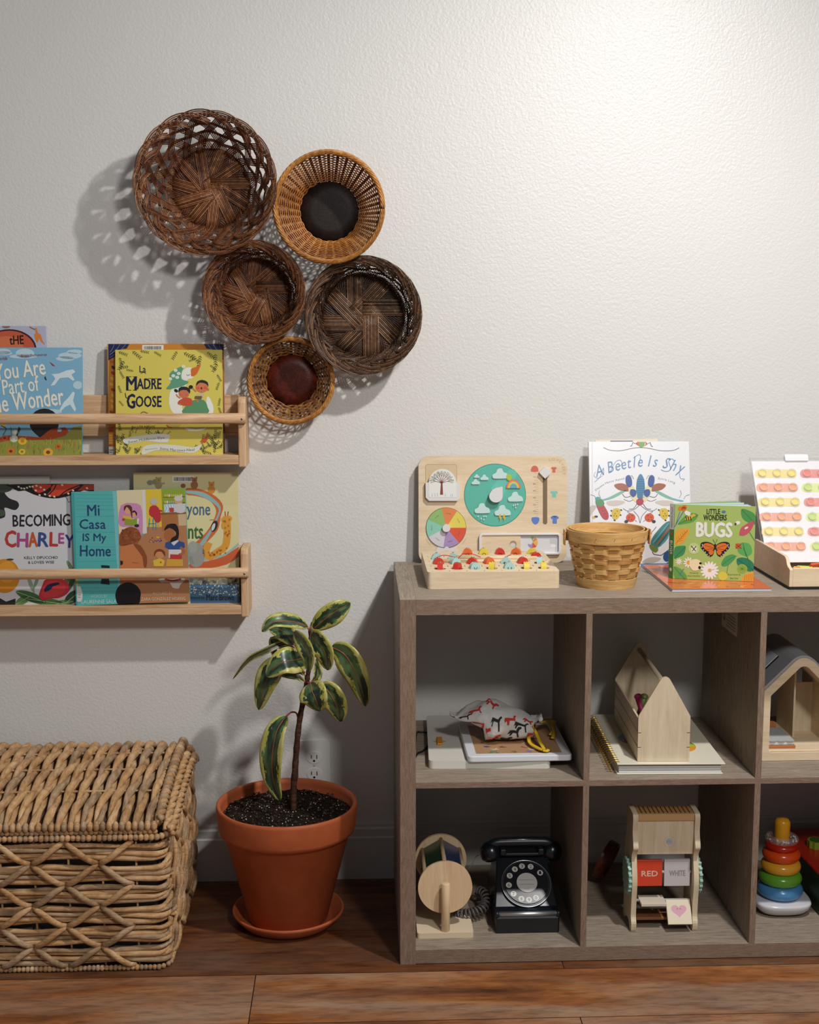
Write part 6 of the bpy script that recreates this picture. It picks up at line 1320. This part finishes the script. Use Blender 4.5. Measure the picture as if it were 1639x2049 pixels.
for k in range(6):
    an = radians(90+60*k); x, z = .046*cos(an), zc+.046*sin(an); b = MB(); b.tube([(x, -.051, z), (x, .086, z)], .0042, MD, 12); b.build('crossbar', r)
    an2 = an+radians(60); x2, z2 = .046*cos(an2), zc+.046*sin(an2); b = MB(); d = V((x2-x, 0, z2-z)); L_ = d.length; T2 = Matrix.Translation((x, 0, z)) @ Matrix.Rotation(-math.atan2(d.z, d.x), 4, 'Y'); b.box(.004, L_-.004, -.050, .085, -.0009, .0009, alpha_mat('panel_'+str(k), cl[(k) % 6], .86, .25), T2); b.build('colour_panel', r)
# rotary telephone
r = thing('rotary_telephone', 'black rotary telephone with white number dial, beside the wooden spinning drum', 'telephone', (.2635, .15, Z2+.0003))
BKm = C('#11161c', .25, .6); BK2 = C('#171d24', .35, .5)
z_ = Z2+.0003; xh = .0655
Pf = [(-.087, .0), (-.087, .032), (-.083, .040), (-.078, .0435), (-.060, .046), (.022, .1185), (.030, .126), (.045, .128), (.075, .120), (.085, .05), (.09, 0)]
b = MB(); n_ = len(Pf)
def xw(z): return xh*(1-.22*max(0, (z-.045)/.085))
vs = [(s*xw(z), y, z) for s in (-1, 1) for y, z in Pf]; b.add(vs, [list(range(n_))[::-1], list(range(n_, 2*n_))]+[(i, n_+i, n_+(i+1) % n_, (i+1) % n_)[::-1] for i in range(n_)], BKm); b.build('body', r, .003, 3)
b = MB(); b.tube([(-xh-.0005, -.084, .041), (xh+.0005, -.084, .041)], .0058, C('#c8ccd0', .42, .5, 1), 12, flat=.8, up=(0, 0, 1)); b.tube([(-xh-.001, -.0845, .041), (-xh+.006, -.0845, .041)], .0066, BK2, 12); b.tube([(xh+.001, -.0845, .041), (xh-.006, -.0845, .041)], .0066, BK2, 12); b.build('chrome_strip', r)
# dial on the sloping face
s0 = V((0, -.060, .046)); s1 = V((0, .022, .1185)); sv = (s1-s0).normalized(); nv = V((1, 0, 0)).cross(sv).normalized()
if nv.y > 0: nv = -nv
dc = s0+sv*.0475+nv*.0015+V((.004, 0, 0)); Yd = -nv; TD = Matrix(((1, Yd.x, sv.x, dc.x), (0, Yd.y, sv.y, dc.y), (0, Yd.z, sv.z, dc.z), (0, 0, 0, 1)))
b = MB(); b.prism(ell(0, 0, .052, .052, 56), -.004, .004, BK2, T=TD); b.tube([V((.0515*cos(t*2*pi/56), -.0035, .0515*sin(t*2*pi/56))) for t in range(56)], .0010, C('#c2c6c8', .3, .5, 1), 6, closed=True, T=TD); b.prism(ell(0, 0, .046, .046, 48), -.0065, -.004, BKm, T=TD)
b.prism(ell(.001, 0, .0215, .0215, 36), -.0078, -.0060, C('#bdbab6', .5), T=TD); a = Art(b, ROOTM[r.name] @ TD, mode='local', y=-.0078)
k0 = len(b.v)
for z in (.006, -.004): a.rect(-.016, z-.0003, .016, z+.0003, '#55524e', 1)
a.text('POST', -.006, -.0155, .006, -.012, '#8a8680', 1)
angs = [28, 53, 76, 104, 130, 156, 181, 207, 262, 235]
num = ['1', '2', '3', '4', '5', '6', '7', '8', '9', '0']; pos = [(108, 60), (48, 112), (-28, 130), (-100, 110), (-146, 55), (-157, -15), (-128, -83), (-66, -135), (10, -152), (84, -130)]
for (x, y), t in zip(pos, num):
    X_, Z_ = x/4.313/1010*1.04, y/4.313/1010*1.32; q_ = math.hypot(X_, Z_); X_, Z_ = X_*.0375/q_, Z_*.0375/q_
    a.y = -.0066; a.ell(X_, Z_, .0062, .0062, '#c6c2bc', 1, n=18); a.text(t, X_-.0024, Z_-.0036, X_+.0024, Z_+.0036, '#1a1a1a', 2, bold=0)
for i in range(k0, len(b.v)): b.v[i] = tuple(TD @ V(b.v[i]))
b.build('dial', r)
b = MB(); b.box(-.040, .040, .012, .052, .124, .131, BK2); b.box(-.046, -.034, .01, .056, .126, .140, BK2); b.box(.034, .046, .01, .056, .126, .140, BK2); b.build('cradle', r, .002, 2)
b = MB(); pts = [(-.066, .032, .138), (-.058, .032, .145), (-.044, .032, .1475), (0, .032, .148), (.044, .032, .1475), (.058, .032, .145), (.066, .032, .138)]; b.tube(spl(pts, 5), .0105, BK2, 18)
for s in (-1, 1): b.lathe([(0, -.020), (.017, -.020), (.0225, -.014), (.023, -.004), (.019, .008), (.010, .016), (0, .018)], BKm, 32, T=Tr(s*.0665, .032, .131) @ Ro(s*18, 'Y'))
b.tube([(-.050, .0245, .1562), (.050, .0245, .1562)], .0008, C('#d8dadc', .3, .5, 1), 6); b.build('handset', r)  # thin pale line along the handset bar is a modelled-in highlight
def z7(x, y, Y): return at(810+x/4.313, 1560+y/4.313, Y)
P = spl([tuple(p) for p in (z7(640, 960, .20), z7(690, 990, .175), z7(700, 1060, .15), z7(660, 1120, .13), z7(590, 1150, .12), z7(520, 1160, .12), z7(455, 1160, .13))], 30); pts = []
P = [V(p) for p in P]; I = ROOTM[r.name].inverted(); 
for i, p in enumerate(P):
    d = (P[min(len(P)-1, i+1)]-P[max(0, i-1)]).normalized(); N = V((0, -1, 0)); N = (N-d*N.dot(d)).normalized(); B = d.cross(N); 
    for k in range(2): a_ = (i*2+k)*2*pi/22; pts.append(p+d*0+N*(.0095*cos(a_))+B*(.0095*sin(a_)))
for p in pts: p.z = max(p.z, Z2+.003)
b = MB(); b.tube(pts, .0021, C('#5a5653', .5), 7); b.tube(spl([tuple(z7(*q)) for q in ((548, 775, .20), (580, 730, .205), (610, 670, .21), (645, 648, .20))], 5), .0008, C('#77736e', .5), 6); b.build('coiled_cord', r, world=True)
# ---------------------------------------------------------------- lower middle cell: page-turning frame
A0 = V((.4762, .0620, 0)); A1 = V((.6135, .0600, 0)); X = (A1-A0).normalized(); Yv = V((0, 0, 1)).cross(X); T = Matrix(((X.x, Yv.x, 0, A0.x), (X.y, Yv.y, 0, A0.y), (0, 0, 1, Z2+.0003), (0, 0, 0, 1))) @ Ro(0, 'Z')
r = thing('word_flip_toy', 'pale wooden flip toy with RED and WHITE tiles and mint gears', 'toy', T)
wF = (A1-A0).length; HF = .250; tk = .0105
Pr = [(0, 0), (.014, 0), (.020, .010), (.030, .014), (.055, .014), (.066, .009), (.070, 0), (.084, 0), (.082, .03), (.080, .10), (.082, .16), (.070, .19), (.066, HF-.01), (.058, HF), (.012, HF), (.004, HF-.004), (.002, HF-.012), (.004, .215), (.000, .200), (-.006, .186), (-.006, .178), (.002, .170), (.008, .158), (.004, .140), (-.002, .120), (-.004, .10), (.0, .07), (.002, .045), (.002, .03), (-.004, .018)]
Ps = spl(Pr, 3, True)
for x in (0, wF-tk):
    b = MB(); n_ = len(Ps); b.add([(q, y, z) for q in (x, x+tk) for y, z in Ps], [list(range(n_)), list(range(n_, 2*n_))[::-1]], MBZ); b.add([(q, y, z) for q in (x, x+tk) for y, z in Ps], [(i, n_+i, n_+(i+1) % n_, (i+1) % n_)[::-1] for i in range(n_)], MBZ); b.build('side_panel', r, .0008, 1)
b = MB()
for k in range(13): x = tk+.0004+k*(wF-2*tk)/13; b.box(x+.0009, x+(wF-2*tk)/13-.0009, .014, .056, HF-.008, HF-.0015, C('#b88a58', .5))
b.box(tk, wF-tk, .012, .058, HF-.013, HF-.008, C('#4a3420', .7)); b.box(tk+.0002, wF-tk-.0002, .0065, .014, HF-.016, HF-.0015, C('#c29a6a', .5)); b.build('slatted_top', r, .0006, 1)
b = MB(); b.box(tk+.0003, wF-tk-.0003, .010, .014, .1615, HF-.0165, MBZ); a = Art(b, T @ Tr(0, .0100, 0), y=0); a.Z = (1160, 1560, 4.313); k0 = len(b.v)
for q in range(16): an = 2*pi*q/16; a.ell(774+46*cos(an), 535+46*sin(an), 5, 3, '#a3b0bc', 1, math.degrees(an)+90, 7)
a.ell(774, 535, 30, 30, '#b4bcc2', 1); a.text('MM', 754, 524, 794, 548, '#93a3b4', 2)
for i in range(k0, len(b.v)): x, y, z = b.v[i]; b.v[i] = (x, y+.0100, z)
b.build('front_panel', r, .0006, 1)
b = MB(); b.box(tk, wF-tk, .018, .060, .016, .022, C('#8a5a34', .5)); b.build('lower_shelf', r, .0006, 1)
def tile(x0, z0, w_, h_, tilt, col, txt=None, tc=None, heart=False, y0=.016):
    T3 = Tr(x0, y0, z0) @ Ro(tilt, 'X'); b = MB(); b.box(0, w_, 0, .0065, 0, h_, C(col, .45)); k0 = len(b.v); a = Art(b, T, mode='local', y=0)
    if txt: a.text(txt, w_*.2, h_*.38, w_*.82, h_*.58, tc, 1, bold=.03)
    if heart: a.poly([(w_*(.5+.34*(16*sin(t)**3)/17), h_*(.56+.30*(13*cos(t)-5*cos(2*t)-2*cos(3*t)-cos(4*t))/17)) for t in [2*pi*k/30 for k in range(30)]], '#c98aa0', 1); a.ell(w_*.44, h_*.62, .0012, .0012, '#5a3a40', 2); a.ell(w_*.56, h_*.62, .0012, .0012, '#5a3a40', 2)
    b2_ = b; b2_.v = [tuple(T3 @ V(p)) for p in b.v]; return b2_.build('word_tile', r, .0008, 2)
tile(.0125, .0905, .0535, .0555, -3, '#cf4327', 'RED', '#e4b8a8'); tile(.0700, .0905, .0530, .0560, -3, '#c4bfc0', 'WHITE', '#8f8c8c')
b = MB(); b.box(.020, .072, -.004, .038, .055, .0615, C('#d8cbb8', .5)); b.box(.020, .066, .004, .040, .050, .0545, C('#3c4a34', .5)); b.build('word_tile', r, .0008, 2)
tile(.0745, .020, .0500, .050, -36, '#d9cab0', heart=True, y0=-.012)
b = MB()
for z in (.119, .058): b.tube([(tk-.002, .021, z), (wF-tk+.002, .021, z)], .0032, C('#a9a7a4', .4), 10)
b.build('axle', r)
for x0, x1 in ((-.0075, -.0010), (wF+.001, wF+.0075)):
    b = MB(); P = []
    for k in range(18):
        for rr_, da in ((.032, -.30), (.038, -.16), (.038, .16), (.032, .30)): an = 2*pi*(k+da)/18; P.append((.030+rr_*cos(an), .110+rr_*sin(an)))
    n_ = len(P); b.add([(q, y, z) for q in (x0, x1) for y, z in P], [list(range(n_)), list(range(n_, 2*n_))[::-1]]+[(i, n_+i, n_+(i+1) % n_, (i+1) % n_) for i in range(n_)], C('#9cc2b2', .45)); b.build('gear', r, .0006, 1)
# tambourine
r = thing('tambourine', 'dark red-brown wooden hand drum ring leaning behind the flip toy', 'instrument', Matrix.Translation((.4700, .300, Z2+.0003+.054)) @ Ro(62, 'Z') @ Ro(22, 'X'))
b = MB(); MR = C('#5c2218', .3); b.lathe([(.0455, -.011), (.0455, .011), (.0405, .011), (.0405, -.011), (.0455, -.011)], MR, 56, T=Ro(90, 'X')); b.build('hoop', r)
for k in range(5):
    an = 2*pi*(k+.5)/5; b = MB(); 
    for o in (-.0022, .0022): b.lathe([(0, .0008), (.009, .0002), (.009, -.0002), (0, -.0008)], C('#b89a5a', .3, .5, 1), 18, T=Tr(.043*cos(an), o, .043*sin(an)) @ Ro(90, 'X'))
    b.build('jingle', r)
# ---------------------------------------------------------------- lower right cell
sx, sy = .8165, .160
def ring_(nm, z, R_, rt, m, sh_=.0):
    r = thing('stacking_ring', f'{nm} stacking ring on the toy post', 'toy', (sx-sh_, sy, z), 'stacking rings on the toy post'); b = MB(); b.lathe([(R_-rt+rt*cos(2*pi*k/24), .90*rt*sin(2*pi*k/24)) for k in range(25)], m, 64); b.build('ring', r)
r = thing('ring_stacker', 'white rocking base with yellow post carrying the coloured rings', 'toy', (sx, sy, Z2+.0003))
b = MB(); WB = C('#cfced4', .25); 
prf = [(.040, 0), (.052, .006), (.060, .016), (.0625, .024), (.0615, .0275), (.058, .029), (0, .029)]
vs = []; fs = []; SG = 64
for k in range(SG):
    t = 2*pi*k/SG; c_, s_ = cos(t), sin(t); sq = 1/(abs(c_)**4+abs(s_)**4)**.25*.97; sq = 1+(sq-1)*.75
    for q, z in prf: vs.append((q*sq*c_, q*sq*s_*.98, z))
n_ = len(prf)
for k in range(SG):
    k2 = (k+1) % SG
    for i in range(n_-1): fs.append((k*n_+i, k2*n_+i, k2*n_+i+1, k*n_+i+1))
fs.append([k*n_ for k in range(SG)][::-1]); b.add(vs, fs, WB, True); b.build('rocking_base', r)
b = MB(); b.lathe([(.018, .028), (.016, .12), (.0155, .150), (.0158, .170), (.0165, .186), (.0160, .193), (.012, .199), (0, .201)], C('#d69a1e', .25), 40); b.build('post', r)
ring_('blue', Z2+.0445, .0480, .0166, C('#4a84b4', .22)); ring_('green', Z2+.0713, .0448, .0160, C('#5f9e2e', .22)); ring_('yellow', Z2+.0970, .0416, .0152, C('#d99c2c', .22)); ring_('orange', Z2+.1222, .0396, .0148, C('#d24a14', .22)); ring_('red', Z2+.1415, .0352, .0090, C('#b01c10', .22))
ring_('clear bead-filled', Z2+.1560, .0350, .0092, alpha_mat('clear_ring', '#e8dcdc', .16, .06), .0)
rb = MB(); random.seed(5)
for k in range(46):
    an = 2*pi*k/46+random.uniform(-.05, .05); q = .0262+random.uniform(-.004, .004); rb.ball((sx+q*cos(an), sy+q*sin(an), Z2+.1560+random.uniform(-.003, .003)), .0022, C(random.choice(('#b02a3a', '#d8d8d8', '#6a9a3a', '#7a2a5a', '#3a5a9a', '#c8c8cc')), .3), 7, rings=5)
cr = [o for o in bpy.data.objects if o.get('label', '').startswith('clear bead')][0]
rb.build('beads', cr, world=True)['kind'] = 'stuff'
# shape sorter
r = thing('activity_block', 'red-topped green toy box with green and yellow knobs, behind the ring stacker', 'toy', Matrix.Translation((.876, .365, Z2+.0003)) @ Ro(3, 'Z'))
b = MB(); b.box(0, .145, -.325, 0, 0, .086, C('#1f3a1c', .4)); b.build('body', r, .003, 2)
b = MB(); b.box(-.003, .148, -.328, .003, .0865, .092, C('#b5200f', .3)); b.build('top_panel', r, .002, 2)
def knob(x, y, cc, R_, h_, nm):
    b = MB(); P = [(R_*(1+.06*cos(9*t))*cos(t), R_*(1+.06*cos(9*t))*sin(t)) for t in [2*pi*k/54 for k in range(54)]]; b.prism([(px, py) for px, py in P], 0, h_, C(cc, .35), T=Tr(x, y, .0925) @ TM); b.prism(ell(0, 0, R_*.8, R_*.8, 28), h_, h_+.0006, C('#3c5a1c', .5), T=Tr(x, y, .0925) @ TM); b.build(nm, r, .001, 2)
knob(.048, -.105, '#8a9a30', .019, .016, 'green_knob'); knob(.075, -.165, '#c99a20', .017, .010, 'yellow_knob'); knob(.11, -.10, '#8a9a30', .019, .016, 'green_knob')
